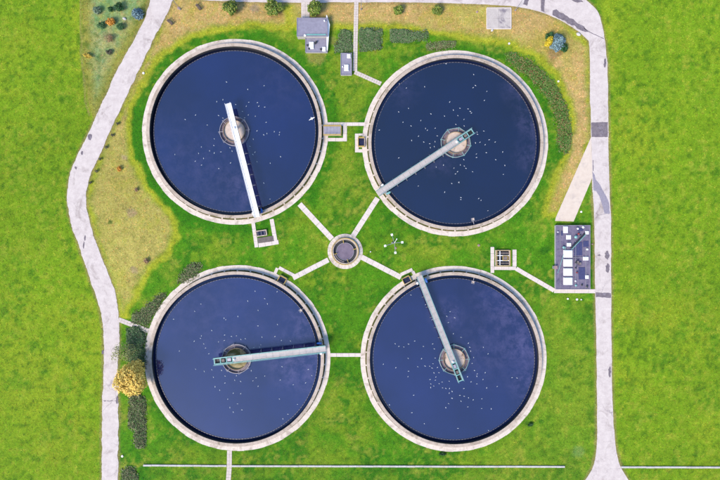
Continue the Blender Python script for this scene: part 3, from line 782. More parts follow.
for i in range(16):
    a = 2 * math.pi * i / 16; x, y = hx + 3.175 * math.cos(a), hy + 3.175 * math.sin(a); mb.tube((x, y, .5), (x, y, 1.56), .035, 5)
mb.build('railing', M['yellow'], hub)
for deg in (100, 14, 286, 194):
    mb = MB(); a = math.radians(deg); p = lambda r, z: (hx + r * math.cos(a), hy + r * math.sin(a), z)
    mb.tube(p(1.95, .42), p(2.82, .42), .09, 6); mb.tube(p(2.07, .42), p(2.07, .95), .06, 6); mb.build('sluice_arm', M['yellow'], hub)
mb = MB(); mb.ring(hx, hy, 2.3, 2.66, .3, .34, 16, math.radians(195), math.radians(265)); mb.build('grating', M['grate_brown'], hub)
mb = MB(); mb.disc(hx, hy, 2.02, .26, 56)
tag(mb.build('water', M['hubwater']), 'pale mauve water in the round hub chamber', kind='structure')


# ------------------------------------------------------------------ chambers beside the tanks
def chamber(name, label, cx, cy, wpx, hpx, deg, open_sides, cover, top=.55, wall=.16, rail=True, cat='chamber'):
    """rectangular concrete box; open_sides: sides without a rail (n, s, e, w in its own frame)"""
    t = thing(name, label, cat, P(cx, cy), math.radians(deg), local=True)
    w_, h_ = wpx * S, hpx * S
    mb = MB()
    for sx in (-1, 1): mb.box((sx * (w_ / 2 + wall / 2), 0, top / 2 - .03), (wall, h_ + 2 * wall, top + .06))
    for sy in (-1, 1): mb.box((0, sy * (h_ / 2 + wall / 2), top / 2 - .03), (w_ - .004, wall, top + .06))
    mb.build('wall', M['wall'], t)
    if cover == 'grate':
        n = max(3, round(w_ / .75))
        for i in range(n):
            mb = MB(); x0 = -w_ / 2 + w_ * i / n; pw = w_ / n - .03
            for k in range(8): mb.box((x0 + pw * (k + .5) / 8, 0, top + .02), (pw / 8 * .86, h_ - .04, .05))
            for k in range(3): mb.box((x0 + pw / 2, h_ * (k - 1) * .45, top - .02), (pw, .05, .03))
            mb.build('grating_panel', M['grate'], t)
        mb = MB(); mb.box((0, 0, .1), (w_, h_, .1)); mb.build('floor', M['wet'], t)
    else:
        mb = MB(); mb.box((0, 0, .05), (w_, h_, .14)); mb.build('water', M['boxwater'], t)
    mb = MB(); S_ = {'n': ((-w_ / 2, h_ / 2), (w_ / 2, h_ / 2)), 's': ((-w_ / 2, -h_ / 2), (w_ / 2, -h_ / 2)), 'e': ((w_ / 2, -h_ / 2), (w_ / 2, h_ / 2)), 'w': ((-w_ / 2, -h_ / 2), (-w_ / 2, h_ / 2))}
    off = {'n': (0, wall / 2), 's': (0, -wall / 2), 'e': (wall / 2, 0), 'w': (-wall / 2, 0)}
    for i, (sd, (p, q)) in enumerate(S_.items()):
        if sd in open_sides or not rail: continue
        ox, oy = off[sd]; p = Vector((p[0] + ox, p[1] + oy, 0)); q = Vector((q[0] + ox, q[1] + oy, 0)); L = (q - p).length; c = (p + q) / 2
        hor = abs((q - p).x) > abs((q - p).y)
        mb.box((c.x, c.y, top + .04 + .002 * i), (L + .1, .13, .08) if hor else (.13, L + .1, .08))
        for z in (.55, 1.05): mb.tube((p.x, p.y, top + z), (q.x, q.y, top + z), .035, 5)
        for k in range(max(2, int(L / 1.2) + 1)):
            f = k / (max(2, int(L / 1.2) + 1) - 1); r_ = p + (q - p) * f; mb.tube((r_.x, r_.y, top), (r_.x, r_.y, top + 1.07), .035, 5)
    if rail: mb.build('railing', M['yellow'], t)
    return t


chamber('outlet_chamber', 'long grated outlet chamber with a yellow rail beside the upper left tank', 332.4, 131.0, 17.0, 8.4, 0, 'w', 'grate')
chamber('overflow_box', 'small open box with dark water on the left rim of the upper right tank', 361.4, 142.6, 5.6, 8.2, 0, 'e', 'water')
chamber('overflow_box', 'tilted open box with a yellow rail on the lower left tank', 282.6, 279.6, 6.8, 5.6, -29, 's', 'water')
chamber('overflow_box', 'tilted open box on the lower right tank, beside its bridge end', 406.4, 279.8, 7.0, 5.6, 26, 's', 'water')
bx = chamber('inlet_box', 'small white framed box with a dark opening below the upper left tank', 261.6, 233.2, 9.2, 4.2, 8, 'nsew', 'water', .5, .22, False)
for i in range(3):
    mb = MB(); mb.tube((-.8 + i * .8, -.5, .4), (-.8 + i * .8, .5, .4), .05, 6); mb.build('pipe', M['steel'], bx)
g = thing('grating_platform', 'flat brownish steel grating below the small white framed box', 'grating', P(265.8, 239.6), math.radians(8), local=True)
for i in range(4):
    mb = MB(); x0 = -1.9 + i * .95
    for k in range(9): mb.box((x0 + .95 * (k + .5) / 9, 0, .11), (.07, 1.3, .05))
    for k in (-1, 0, 1): mb.box((x0 + .475, k * .58, .05), (.92, .06, .07))
    mb.build('grating_panel', M['grate_brown'], g)

vp = thing('valve_pit', 'open valve pit with yellow framed bays and brown pipes, between two path stubs', 'pit', P(502.2, 258), 0, local=True)
w_, h_ = 13.6 * S, 15.2 * S
mb = MB()
for sx in (-1, 1): mb.box((sx * (w_ / 2), 0, .2), (.2, h_ + .2, .5))
for sy in (-1, 1): mb.box((0, sy * (h_ / 2), .2), (w_ - .21, .2, .5))
mb.build('wall', M['wall'], vp)
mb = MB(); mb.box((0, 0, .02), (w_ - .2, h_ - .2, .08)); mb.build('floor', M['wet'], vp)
mb = MB()
for y in (-h_ / 6, h_ / 6): mb.box((0, y, .47), (w_ - .22, .17, .08))
mb.box((-w_ / 2 + .95, 0, .475), (.16, h_ - .22, .085))
mb.build('beam', M['whitepaint'], vp)
mb = MB()
fx = .35
for y in (-.55, .55): mb.box((fx + .25, y, .53), (1.3, .12, .1))
for x in (fx - .35, fx + .85): mb.box((x, 0, .532), (.12, .98, .1))
for z in (.95, 1.45):
    for y in (-h_ / 2, h_ / 2): mb.tube((-w_ / 2, y, z), (w_ / 2, y, z), .035, 5)
    mb.tube((w_ / 2, -h_ / 2, z), (w_ / 2, h_ / 2, z), .035, 5); mb.tube((-w_ / 2, -h_ / 2, z), (-w_ / 2, h_ / 2, z), .035, 5)
for x in (-w_ / 2, 0, w_ / 2):
    for y in (-h_ / 2, h_ / 2): mb.tube((x, y, .4), (x, y, 1.46), .035, 5)
mb.build('railing', M['yellow'], vp)
mb = MB(); mb.box((fx + .25, 0, .4), (.9, .8, .2)); mb.build('valve_cover', M['grate_brown'], vp)
for y in (-1.2, 1.2):
    mb = MB(); mb.tube((-w_ / 2 + .2, y, .25), (w_ / 2 - .2, y, .25), .15, 8)
    for x in (-.9, 0.1, 1.0): mb.tube((x, y, .25), (x + .1, y, .25), .24, 10)
    mb.build('pipe', M['grate_brown'], vp)


# ------------------------------------------------------------------ buildings
def building_block(t, x0, y0, x1, y1, z, roofmat, par=.1, name='wall'):
    """photo rectangle of the roof at height z -> walls and a felt roof with a low parapet"""
    a, b = P(x0, y1, z), P(x1, y0, z)
    cx, cy, sx, sy = (a.x + b.x) / 2, (a.y + b.y) / 2, b.x - a.x, b.y - a.y
    mb = MB(); mb.box((cx, cy, z / 2 - .1), (sx - .1, sy - .1, z)); wl = mb.build(name, M['plaster'], t)
    mb = MB(); mb.box((cx, cy, z - .06), (sx - .24, sy - .24, .14)); rf = mb.build('roof', roofmat, t)
    mb = MB()
    for s in (-1, 1):
        mb.box((cx + s * (sx / 2 - .06), cy, z), (.12, sy, .22)); mb.box((cx, cy + s * (sy / 2 - .06), z), (sx - .244, .12, .22))
    mb.build('parapet', M['roof'], rf)
    return (cx, cy, sx, sy), wl, rf


def window(t, wl, x, y, z, w_, h_, face):
    d = .06; hor = face in 'ns'; s = 1 if face in 'ne' else -1
    mb = MB()
    for k in (-1, 1):
        mb.box((x + (k * w_ / 2 if hor else s * .02), y + (s * .02 if hor else k * w_ / 2), z), (.08 if hor else d, d if hor else .08, h_ + .08))
        mb.box((x + (0 if hor else s * .02), y + (s * .02 if hor else 0), z + k * h_ / 2), ((w_ - .084) if hor else d, d if hor else (w_ - .084), .08))
    f = mb.build('window', M['whitepaint'], t)
    mb = MB(); mb.box((x + (0 if hor else s * .005), y + (s * .005 if hor else 0), z), (w_ - .08 if hor else .03, .03 if hor else w_ - .08, h_ - .08)); mb.build('pane', M['glass'], f)


def door(t, x, y, w_, h_, face, mat):
    hor = face in 'ns'; s = 1 if face in 'ne' else -1
    mb = MB(); mb.box((x + (0 if hor else s * .03), y + (s * .03 if hor else 0), h_ / 2), (w_ if hor else .08, .08 if hor else w_, h_)); d = mb.build('door', mat, t)
    mb = MB(); mb.tube((x + (w_ * .36 if hor else s * .12), y + (s * .12 if hor else w_ * .36), h_ * .45), (x + (w_ * .36 if hor else s * .12), y + (s * .12 if hor else w_ * .36), h_ * .55), .03, 6); mb.build('handle', M['dark'], d)


def skylight(t, px, py, wpx, hpx, z, tall=.35):
    p = P(px, py, z + tall); w_, h_ = wpx * S, hpx * S
    mb = MB(); mb.box((p.x, p.y, z + tall * .35), (w_ - .1, h_ - .1, tall * .75)); sk = mb.build('skylight', M['whitepaint'], t)
    mb = MB(); mb.box((p.x, p.y, z + tall * .85), (w_, h_, .14), 0, .86); mb.build('dome', M['skylight'], sk)
    return sk


def vent(t, px, py, r, h_, z, mat):
    p = P(px, py, z + h_); mb = MB(); mb.tube((p.x, p.y, z), (p.x, p.y, z + h_), r * .6, 10); mb.tube((p.x, p.y, z + h_), (p.x, p.y, z + h_ + .14), r, 10, r * .4); mb.build('vent', mat, t)


b1 = thing('pump_house', 'grey flat roofed pump house of two joined blocks below the top road', 'building', P(313, 36))
(cx, cy, sx, sy), wl, rf = building_block(b1, 296.8, 17.8, 327.6, 36.4, 1.7, M['roof'])
(cx, cy, sx, sy), wl2, rf2 = building_block(b1, 305.3, 36.0, 327.6, 52.2, .75, M['roof'])
skylight(b1, 311.4, 45, 4.8, 7.2, .75); skylight(b1, 324, 48.8, 3.6, 4.6, .75)
for px, py in ((307.4, 45), (320.8, 49), (316.2, 41.5), (309, 48.4), (315.2, 43)): vent(b1, px, py, .24, .5, .75, M['dark'])
vent(b1, 324.5, 20.5, .2, .4, 1.7, M['whitepaint']); vent(b1, 305, 35.2, .3, .25, 1.7, M['whitepaint'])
p0, p1 = P(306.5, 34.6, 1.8), P(326, 34.6, 1.8)
mb = MB(); mb.box(((p0.x + p1.x) / 2, p0.y, 1.8), (p1.x - p0.x, .28, .12)); 
for i in range(12): mb.box((p0.x + (p1.x - p0.x) * (i + .5) / 12, p0.y, 1.88), (.1, .34, .06))
mb.build('ridge_strip', M['teal'], b1)
# sloped white side awning along the right wall
a0, a1, a2 = P(327.7, 18.2), P(330.2, 27), P(328.0, 52)
mb = MB(); mb.add([(a0.x - .05, a0.y, 1.6), (a1.x, a1.y, 1.3), (a2.x, a2.y, 1.0), (a2.x - .25, a2.y, 1.08), (a0.x - .25, a0.y, 1.65),
                   (a0.x - .05, a0.y, 1.5), (a1.x, a1.y, 1.2), (a2.x, a2.y, .9), (a2.x - .25, a2.y, .98), (a0.x - .25, a0.y, 1.55)],
                  [(4, 3, 2, 1, 0), (5, 6, 7, 8, 9), (0, 1, 6, 5), (1, 2, 7, 6), (2, 3, 8, 7), (3, 4, 9, 8), (4, 0, 5, 9)])
mb.build('awning', M['whitepaint'], b1)

b2 = thing('small_shed', 'low grey roofed shed with two white hatches beside the paved path', 'shed', P(346, 64))
(cx, cy, sx, sy), wl, rf = building_block(b2, 340.6, 53, 351.8, 74.8, .8, M['roof'])
skylight(b2, 346.4, 67.4, 4.4, 6.4, .8); skylight(b2, 348.8, 55.8, 3.6, 4.2, .8); vent(b2, 342.6, 66.6,   .16, .35, .8, M['whitepaint'])

b3 = thing('service_building', 'low flat roofed service building with a row of white skylights beside the right road', 'building', P(572.5, 257))
ZR = .75
(cx, cy, sx, sy), wl, rf = building_block(b3, 555.5, 225.2, 590.2, 289.4, ZR, M['roofd'])
skylight(b3, 565.8, 229.6, 4.6, 6.6, ZR); skylight(b3, 568.8, 237.2, 4.8, 4.4, ZR, .25); skylight(b3, 569.2, 244.6, 4.2, 3.6, ZR)
for y in (253.8, 262.8, 272.0, 281.2): skylight(b3, 568.3, y, 9.0, 7.4, ZR, .4)
for px, py, w2, h2 in ((587.2, 232.6, 3.6, 3.4), (586, 258.6, 5.6, 3.6), (587.2, 277, 3.4, 3.6), (587.4, 249.4, 1.8, 1.8)): skylight(b3, px, py, w2, h2, ZR, .3)
for i, (x0, y0, x1, y1) in enumerate(((574, 242, 582, 255.6), (578.5, 267.4, 585, 279.4), (561, 231, 562.8, 235.6), (577.5, 228, 583, 231), (583, 241, 588.5, 247))):
    a, b = P(x0, y1, ZR), P(x1, y0, ZR); mb = MB(); nx = 3 if x1 - x0 > 4 else 1
    for k in range(nx): mb.box((a.x + (b.x - a.x) * (k + .5) / nx, (a.y + b.y) / 2, ZR + .06), ((b.x - a.x) / nx - .03, b.y - a.y, .08))
    mb.build('roof_sheet', M['panel'], b3)
for px, py, r, h_, mt in ((576, 237, .36, .6, M['teal']), (578.8, 233.8, .22, .5, M['red']), (580.4, 235.6, .2, .4, M['wood']), (576.4, 262.6, .25, .5, M['dark']), (579, 263.6, .2, .4, M['wood']), (577, 272.6, .18, .4, M['red']),
                          (576, 268, .2, .4, M['dark']), (576, 285.4, .26, .3, M['teal']), (587, 286.6, .3, .3, M['dark']), (583.2, 227.2, .3, .3, M['whitepaint']), (578, 228.6, .24, .4, M['whitepaint']), (563.8, 247.4, .3, .4, M['teal']), (575.6, 281, .2, .3, M['whitepaint']), (582, 285, .22, .3, M['dark']), (558, 232, .15, .3, M['whitepaint'])):
    vent(b3, px, py, r, h_, ZR, mt)
for a, b, r, mt, hh in (((571.5, 249), (585, 234.6), .1, M['teal'], .3), ((565.4, 247), (557.4, 273), .06, M['teal'], .25), ((570.6, 247.6), (584, 233.6), .13, M['dark'], .45), ((573, 257.5), (582, 257.5), .06, M['steel'], .2), ((575.5, 241), (575.5, 288), .05, M['steel'], .15), ((585.6, 247), (585.6, 288), .05, M['steel'], .15), ((560.2, 226), (560.2, 288), .04, M['steel'], .14), ((557, 250), (566, 249), .04, M['steel'], .16)):
    a, b = P(*a, ZR), P(*b, ZR); mb = MB(); mb.tube((a.x, a.y, ZR + hh), (b.x, b.y, ZR + hh), r, 6)
    for q in (a, b): mb.tube((q.x, q.y, ZR), (q.x, q.y, ZR + hh), r, 6)
    mb.build('roof_pipe', mt, b3)
a = P(577, 262, ZR)
for i in range(2):
    mb = MB(); mb.box((a.x + i * .55, a.y - .4 * i, ZR + .3), (.4, .6, .5)); mb.build('fan_unit', M['grate_brown'], b3)


# ------------------------------------------------------------------ low walls
def low_wall(a, b, label, seed):
    A_, B_ = P(*a), P(*b); t = thing('low_wall', label, 'wall', (A_ + B_) / 2, math.atan2(B_.y - A_.y, B_.x - A_.x), local=True)
    L = (B_ - A_).length; n = round(L / 2.0); mb = MB(); mb.box((0, 0, .1), (L / n - .035, .4, .26)); me = mb.mesh('block', M['whitepaint_wall'])
    mb = MB(); mb.box((0, 0, .05), (L - .05, .3, .2)); mb.build('footing', M['wall'], t)
    r_ = random.Random(seed)
    for i in range(n):
        o = link('block', me, t); o.location = (-L / 2 + L * (i + .5) / n, r_.uniform(-.012, .012), r_.uniform(-.03, .03))


M['whitepaint_wall'] = surf('pale_block', A(240, 236, 232, .6), A(218, 212, 208, .55), .8, .9, 0, .3)
low_wall((143.5, 465.2), (226.6, 465.8), 'low pale block wall at the bottom left, west of the short path', 1)
low_wall((232, 465.9), (564.5, 466.6), 'long low pale block wall below the two lower tanks', 2)
low_wall((621, 467), (760, 467.4), 'low pale block wall at the bottom right beyond the road', 3)


# ------------------------------------------------------------------ plants
def leaf_mesh(pts, nrm, size, rs, name, mat, aspect=.7):
    n = len(pts); nrm = nrm / (np.linalg.norm(nrm, axis=1, keepdims=True) + 1e-9)
    r = rs.normal(size=(n, 3)); u = np.cross(nrm, r); u /= np.linalg.norm(u, axis=1, keepdims=True) + 1e-9; v = np.cross(nrm, u)
    s = size * rs.uniform(.6, 1.35, (n, 1))
    c = [pts + u * s, pts + v * s * aspect + nrm * s * .25, pts - u * s, pts - v * s * aspect + nrm * s * .25]
    V = np.stack(c, 1).reshape(-1, 3); Q = np.arange(4 * n).reshape(n, 4)
    return mesh_np(name, V, Q, mat)


def crown_points(lobes, n, rs):
    vol = np.array([l[3] * l[4] * l[5] for l in lobes]) ** .75; vol /= vol.sum(); P_ = []; N_ = []
    for l, f in zip(lobes, vol):
        k = int(n * f); d = rs.normal(size=(k, 3)); d /= np.linalg.norm(d, axis=1, keepdims=True)
        rad = rs.uniform(.45, 1.0, (k, 1)) ** .5 * (1 + .16 * np.sin(d[:, :1] * 7 + d[:, 1:2] * 5 + l[0] * 3))
        P_.append(np.array(l[:3]) + d * rad * np.array(l[3:6])); N_.append(d + rs.normal(size=(k, 3)) * .55 + np.array([0, 0, .35]))
    return np.concatenate(P_), np.concatenate(N_)


def plant(name, label, cat, px, py, rpx, hgt, leaf, n=900, lobes=5, size=.14, group=None, squash=(1, 1), cone=False, trunk=.25, rot=0.0, seed=None):
    """px, py, rpx: crown as seen from above; the base stands straight below it"""
    seed = seed if seed is not None else int(px * 13 + py * 7)
    rs = np.random.RandomState(seed); r_ = random.Random(seed)
    mid = hgt * .6; c = P(px, py, mid); base = Vector((c.x, c.y, 0)); R = rpx * S
    t = thing(name, label, cat, base, rot, group, local=True)
    L = []
    if cone:
        for i in range(5):
            f = i / 4; L.append((0, 0, hgt * (.16 + .72 * f), R * (1 - .8 * f), R * (1 - .8 * f), hgt * .16))
        for k in range(11):
            a = k * 2 * math.pi / 11 + r_.uniform(-.2, .2); L.append((R * .72 * math.cos(a), R * .72 * math.sin(a), hgt * r_.uniform(.16, .34), R * .3, R * .3, hgt * .09))
    else:
        L.append((0, 0, hgt * .58, R * .72 * squash[0], R * .72 * squash[1], hgt * .36))
        for k in range(lobes):
            a = 2 * math.pi * k / lobes + r_.uniform(-.4, .4); q = r_.uniform(.42, .62)
            rr = R * r_.uniform(.34, .5)
            L.append((R * q * math.cos(a) * squash[0], R * q * math.sin(a) * squash[1], hgt * r_.uniform(.4, .78), rr * squash[0], rr * squash[1], min(rr * 1.0, hgt * .3)))
    p, nn = crown_points(L, n, rs); p[:, 2] = np.maximum(p[:, 2], .06)
    link('crown', leaf_mesh(p, nn, size, rs, 'crown', LEAF[leaf]), t)
    mb = MB(); tr = max(.035, R * .06)
    mb.tube((0, 0, -.05), (0, 0, hgt * .5), tr, 7, tr * .6)
    for k in range(4 if not cone else 0):
        a = k * 1.6 + r_.uniform(0, .6); mb.tube((0, 0, hgt * (.2 + .06 * k)), (R * .55 * math.cos(a), R * .55 * math.sin(a), hgt * .6), tr * .55, 5, tr * .2)
    if cone: mb.tube((0, 0, hgt * .5), (0, 0, hgt * .95), tr * .6, 6, tr * .15)
    mb.build('trunk', M['bark'], t, (0, 0, 0))
    return t


G1 = None
plant('round_bush', 'round yellow green bush at the top edge, leftmost of the bushes along the top road', 'bush', 230.3, 6.8, 8.2, 3.2, 'green', 2200, 7, .17)
plant('round_bush', 'large two lobed green bush at the top edge, left of the pump house drive', 'bush', 271.6, 7, 8.4, 3.2, 'green', 2300, 6, .17)
plant('round_bush', 'small green bush touching the right side of the larger two lobed bush', 'bush', 278.8, 8, 4.6, 2.4, 'green', 900, 5, .16)
plant('round_bush', 'round green bush standing over the right edge of the pump house drive', 'bush', 314.2, 7.8, 8.4, 3.2, 'green', 2300, 7, .17)
plant('small_shrub', 'small bright green twin shrub on the dry lawn, right of the paved path', 'shrub', 398.3, 9.8, 6, 1.8, 'green', 1200, 5, .15, squash=(1, .85))
plant('small_shrub', 'small dark green shrub on the dry lawn, between the twin shrub and the concrete slab', 'shrub', 437.5, 10.2, 6, 1.8, 'green', 1200, 6, .15)
plant('blue_spruce', 'silvery blue spruce on the dry lawn near the bend of the top road', 'tree', 559.4, 39.8, 8.2, 3.6, 'blue', 3600, size=.17, cone=True)
plant('small_shrub', 'dark green shrub peeping out on the upper left of the large blue spruce', 'shrub', 549.2, 36.0, 4.4, 1.6, 'dkgreen', 700, 5, .14)
plant('small_shrub', 'dark green shrub peeping out below the large blue spruce', 'shrub', 564.2, 47.6, 4.8, 1.5, 'dkgreen', 700, 5, .14)
plant('golden_shrub', 'oval golden yellow shrub on the left of the large blue spruce', 'shrub', 549.4, 41.4, 4.9, 2.6, 'gold', 900, 5, .13, squash=(.75, 1.15), rot=-.5)
plant('garden_shrub', 'grey green round shrub, topmost on the left in the planted corner', 'shrub', 97, 10, 4.4, 1.3, 'greygreen', 700, 6, .13)
plant('garden_shrub', 'small mid green shrub beside the large dark green one in the planted corner', 'shrub', 110.5, 9, 3, 1.1, 'dkgreen', 420, 5, .12)
plant('garden_shrub', 'large dark green round shrub at the top of the planted corner', 'shrub', 118.6, 7, 4.8, 1.6, 'dkgreen', 900, 6, .13)
plant('blue_spruce', 'small round blue spruce in the planted corner beside the left road', 'tree', 135.6, 11.8, 5.8, 2.6, 'blue', 1500, size=.14, cone=True)
plant('garden_shrub', 'bright orange round shrub in the planted corner', 'shrub', 110.2, 21.8, 4.4, 1.4, 'orange', 800, 6, .12)
plant('garden_shrub', 'green round shrub just left of the bright orange one', 'shrub', 101, 25, 3.9, 1.2, 'midgreen', 650, 5, .12)
plant('garden_shrub', 'green round shrub just right of and below the bright orange one', 'shrub', 119.8, 26.8, 4.2, 1.3, 'midgreen', 700, 6, .12)
plant('garden_shrub', 'sparse russet shrub with bare twigs in the middle of the planted corner', 'shrub', 109, 38, 4.6, 1.2, 'red', 420, 6, .09)
plant('garden_shrub', 'small dark brown shrub low in the planted corner', 'shrub', 108.8, 51.8, 3.2, 1.0, 'brown', 420, 5, .11)
plant('garden_shrub', 'stretched bright yellow shrub at the left edge of the planted corner', 'shrub', 87.4, 55.6, 4.6, 1.0, 'yellow', 650, 5, .11, squash=(1.05, .6), rot=-.4)
plant('small_shrub', 'tiny orange shrub on the dry lawn beside the upper part of the left road', 'shrub', 119, 168.8, 3, .8, 'orange', 300, 4, .1)
plant('small_shrub', 'small brown shrub on the dry lawn between the two left tanks', 'shrub', 146, 261, 3.2, .9, 'red', 320, 4, .1)
plant('small_shrub', 'tiny russet shrub in the middle of the dry lawn, above the pale bare patch', 'shrub', 136, 189.6, 2.2, .6, 'red', 200, 4, .09)
for nth, px, py in (('first', 117.5, 123.5), ('second', 112.2, 135), ('third', 106.2, 147), ('fourth', 100, 159), ('fifth', 96, 171), ('last', 90.4, 182.5)):
    plant('sapling', 'tiny dark sapling, %s from the top in the row along the left road' % nth, 'shrub', px, py, 1.7, .7, 'brown', 120, 4, .09, group='saplings along the left road')
plant('autumn_tree', 'large yellow autumn tree between the left road and the lower left tank', 'tree', 131.5, 380, 15, 7.5, 'treeyellow', 13000, 16, .18, squash=(.92, 1.22), seed=5)
plant('sparse_tree', 'thin olive tree leaning over the left road just above the yellow tree', 'tree', 122.5, 352.5, 11.5, 5.5, 'olive', 1000, 9, .13, seed=9)
plant('small_shrub', 'dark green clump of weeds on the lawn right of the lower right tank', 'shrub', 530.5, 425, 3.0, .5, 'dkgreen', 260, 4, .1, squash=(1.2, .6), rot=.5)
plant('small_shrub', 'dark green clump of weeds at the foot of the lower right tank', 'shrub', 442.5, 454.2, 3.4, .5, 'dkgreen', 300, 4, .1, squash=(1.4, .5))


def inpoly(x, y, poly):
    return sdist(x, y, poly) > 0


for i, (nm, poly, h_, lf, lab) in enumerate(HEDGES):
    rs = np.random.RandomState(100 + i); pa = np.array(poly); c = pa.mean(0); base = P(*c)
    area = abs(sum(pa[k][0] * pa[(k + 1) % len(pa)][1] - pa[(k + 1) % len(pa)][0] * pa[k][1] for k in range(len(pa)))) / 2
    h_ *= .4; n = int(area * (15 if lf == 'juniper' else 10 if lf == 'purple' else 6)); lo, hi = pa.min(0), pa.max(0)
    q = rs.uniform(lo - 1, hi + 1, (n * 6, 2)); sd = sdist(q[:, 0], q[:, 1], poly) + 7 * fbm(q[:, 0], q[:, 1], 5, 300 + i, 3)
    kp = (sd > 0) | ((sd > -2.5) & (rs.rand(len(sd)) < .12)); q = q[kp][:n]; sd = sd[kp][:n]
    dome = np.clip(sd / 2.2, .15, 1) ** .5 * (1 + .9 * fbm(q[:, 0], q[:, 1], 6, 400 + i, 3))
    z = h_ * dome * rs.uniform(.35, 1, len(q)) ** .5
    t = thing(nm, lab, 'hedge', base, local=True)
    pts = np.stack([(q[:, 0] - c[0]) * S, -(q[:, 1] - c[1]) * S, z], 1)
    link('foliage', leaf_mesh(pts, rs.normal(size=(len(q), 3)) * .6 + np.array([0, 0, .9]), .15, rs, 'foliage', LEAF[lf]), t)
    mb = MB()
    for k in range(0, len(q), max(1, len(q) // 26)): mb.tube((pts[k][0], pts[k][1], -.03), (pts[k][0] + .08, pts[k][1] + .05, max(.1, z[k] * .8)), .03, 5, .012)
    mb.build('stem', M['bark'], t, (0, 0, 0))

# ------------------------------------------------------------------ floodlight mast and lamps, small things
fm = thing('floodlight_mast', 'white four armed floodlight mast standing on the lawn right of the hub', 'floodlight', P(394.2, 243.0, 0))
zt = 7.0; top = P(394.4, 243.0, zt); base = Vector((top.x, top.y, 0)); fm.location = base; fm['_o'] = tuple(base)
mb = MB(); mb.tube((base.x, base.y, -.05), (top.x, top.y, zt), .12, 10, .07); mb.tube((base.x, base.y, 0), (base.x, base.y, .25), .22, 10); mb.build('pole', M['steel'], fm)
for px, py in ((391.9, 234.7), (402.3, 242.3), (385.2, 245.8), (395.4, 252.7)):
    e = P(px, py, zt); d = (e - top).normalized()
    mb = MB(); mb.tube(top, e, .05, 6); ar = mb.build('arm', M['steel'], fm)
    mb = MB(); mb.box((e.x, e.y, zt + .03), (.52, .5, .2), math.atan2(d.y, d.x), .85); hd = mb.build('lamp_head', M['whitepaint'], ar)
e = P(396.8, 239, zt + .4); mb = MB(); mb.tube((top.x, top.y, zt), e, .05, 6); mb.ball(tuple(e), .14, .14, .1); mb.build('sensor', M['whitepaint'], fm)


def street_lamp(label, px, py, dx, dy):
    b = P(px, py); t = thing('street_lamp', label, 'lamp', b)
    mb = MB(); mb.tube((b.x, b.y, -.05), (b.x, b.y, 5.0), .08, 8, .05); mb.tube((b.x, b.y, 0), (b.x, b.y, .3), .16, 8); po = mb.build('pole', M['steel'], t)
    mb = MB(); mb.tube((b.x, b.y, 4.95), (b.x + dx, b.y + dy, 5.15), .04, 6); mb.build('arm', M['steel'], t)
    mb = MB(); mb.box((b.x + dx * 1.25, b.y + dy * 1.25, 5.15), (.62, .28, .14), math.atan2(dy, dx), .8); mb.build('lamp_head', M['whitepaint'], t)


street_lamp('street lamp at the top left, between the left road and the top road', 180.4, 9.5, -.9, .25)
street_lamp('street lamp beside the top of the paved path', 361.2, 9.5, .1, .8)
street_lamp('street lamp beside the top right of the concrete slab', 515.2, 10.5, .25, .8)


def bench(label, px, py, deg):
    t = thing('bench', label, 'bench', P(px, py), math.radians(deg), local=True)
    mb = MB()
    for k in range(3): mb.box((0, -.17 + .17 * k, .45), (1.7, .14, .05))
    mb.build('seat', M['wood'], t)
    mb = MB()
    for k in range(2): mb.box((0, .3, .62 + .2 * k), (1.7, .04, .14))
    mb.build('backrest', M['wood'], t)
    for s in (-1, 1):
        mb = MB(); mb.box((s * .6, 0, .2), (.1, .46, .44)); mb.box((s * .6, .26, .45), (.08, .05, .8)); mb.build('leg', M['wood'], t)


bench('dark wooden bench on the dry lawn close to the left road', 170.4, 22.8, -42)
bench('dark wooden bench on the dry lawn just below the top road', 198.8, 7.8, -50)


def lid(name, label, px, py, r, mat, h_=.12, group=None, cat='cover'):
    b = P(px, py); r *= .75; t = thing(name, label, cat, b, 0, group, local=True)
    mb = MB(); mb.tube((0, 0, -.05), (0, 0, h_), r * 1.15, 14); mb.build('collar', M['wall'], t)
    mb = MB(); mb.tube((0, 0, h_), (0, 0, h_ + .05), r, 14); mb.box((0, 0, h_ + .06), (r * .5, .05, .04)); mb.build('lid', mat, t)


lid('manhole', 'pinkish round manhole cover on the lawn below the upper right tank', 478.7, 245.4, .34, M['pinkcap'])
lid('manhole', 'pinkish round manhole cover at the foot of the floodlight mast', 395.6, 248, .3, M['pinkcap'])
lid('manhole', 'round pinkish cover on the dry lawn by the top left street lamp', 178.8, 8.2, .4, M['pinkcap'])
lid('marker_cap', 'small white cap on the lawn just right of the hub', 370.5, 251.8, .16, M['whitepaint'])
lid('marker_cap', 'small white cap in the turf below the end of the slanting concrete strip', 581, 211.8, .3, M['whitepaint'])
lid('marker_cap', 'small white cap below the service building, leftmost of three', 567.6, 298.8, .28, M['whitepaint'])
lid('marker_cap', 'small white cap below the service building, middle of three', 576.8, 299.4, .32, M['whitepaint'])
lid('marker_cap', 'small white cap below the service building, rightmost of three', 581, 299.6, .2, M['whitepaint'])
lid('marker_cap', 'small white cap between the left road and the upper left tank', 143.6, 73.2, .34, M['whitepaint'])
lid('marker_cap', 'small white cap on the dry lawn left of the concrete slab', 477, 12, .3, M['pinkcap'])
lid('marker_cap', 'small pale cap on the dry lawn below the concrete slab', 509, 43.6, .3, M['whitepaint'])
lid('marker_cap', 'small white cap on the dry lawn right of the curved shrub bed', 558.2, 81.4, .28, M['whitepaint'])
lid('marker_cap', 'small pinkish cap right of the service building near the road', 592.2, 244.2, .2, M['pinkcap'])
lid('marker_cap', 'white and red cap on the grass beside the lower left road', 122.4, 456.2, .34, M['whitepaint'])


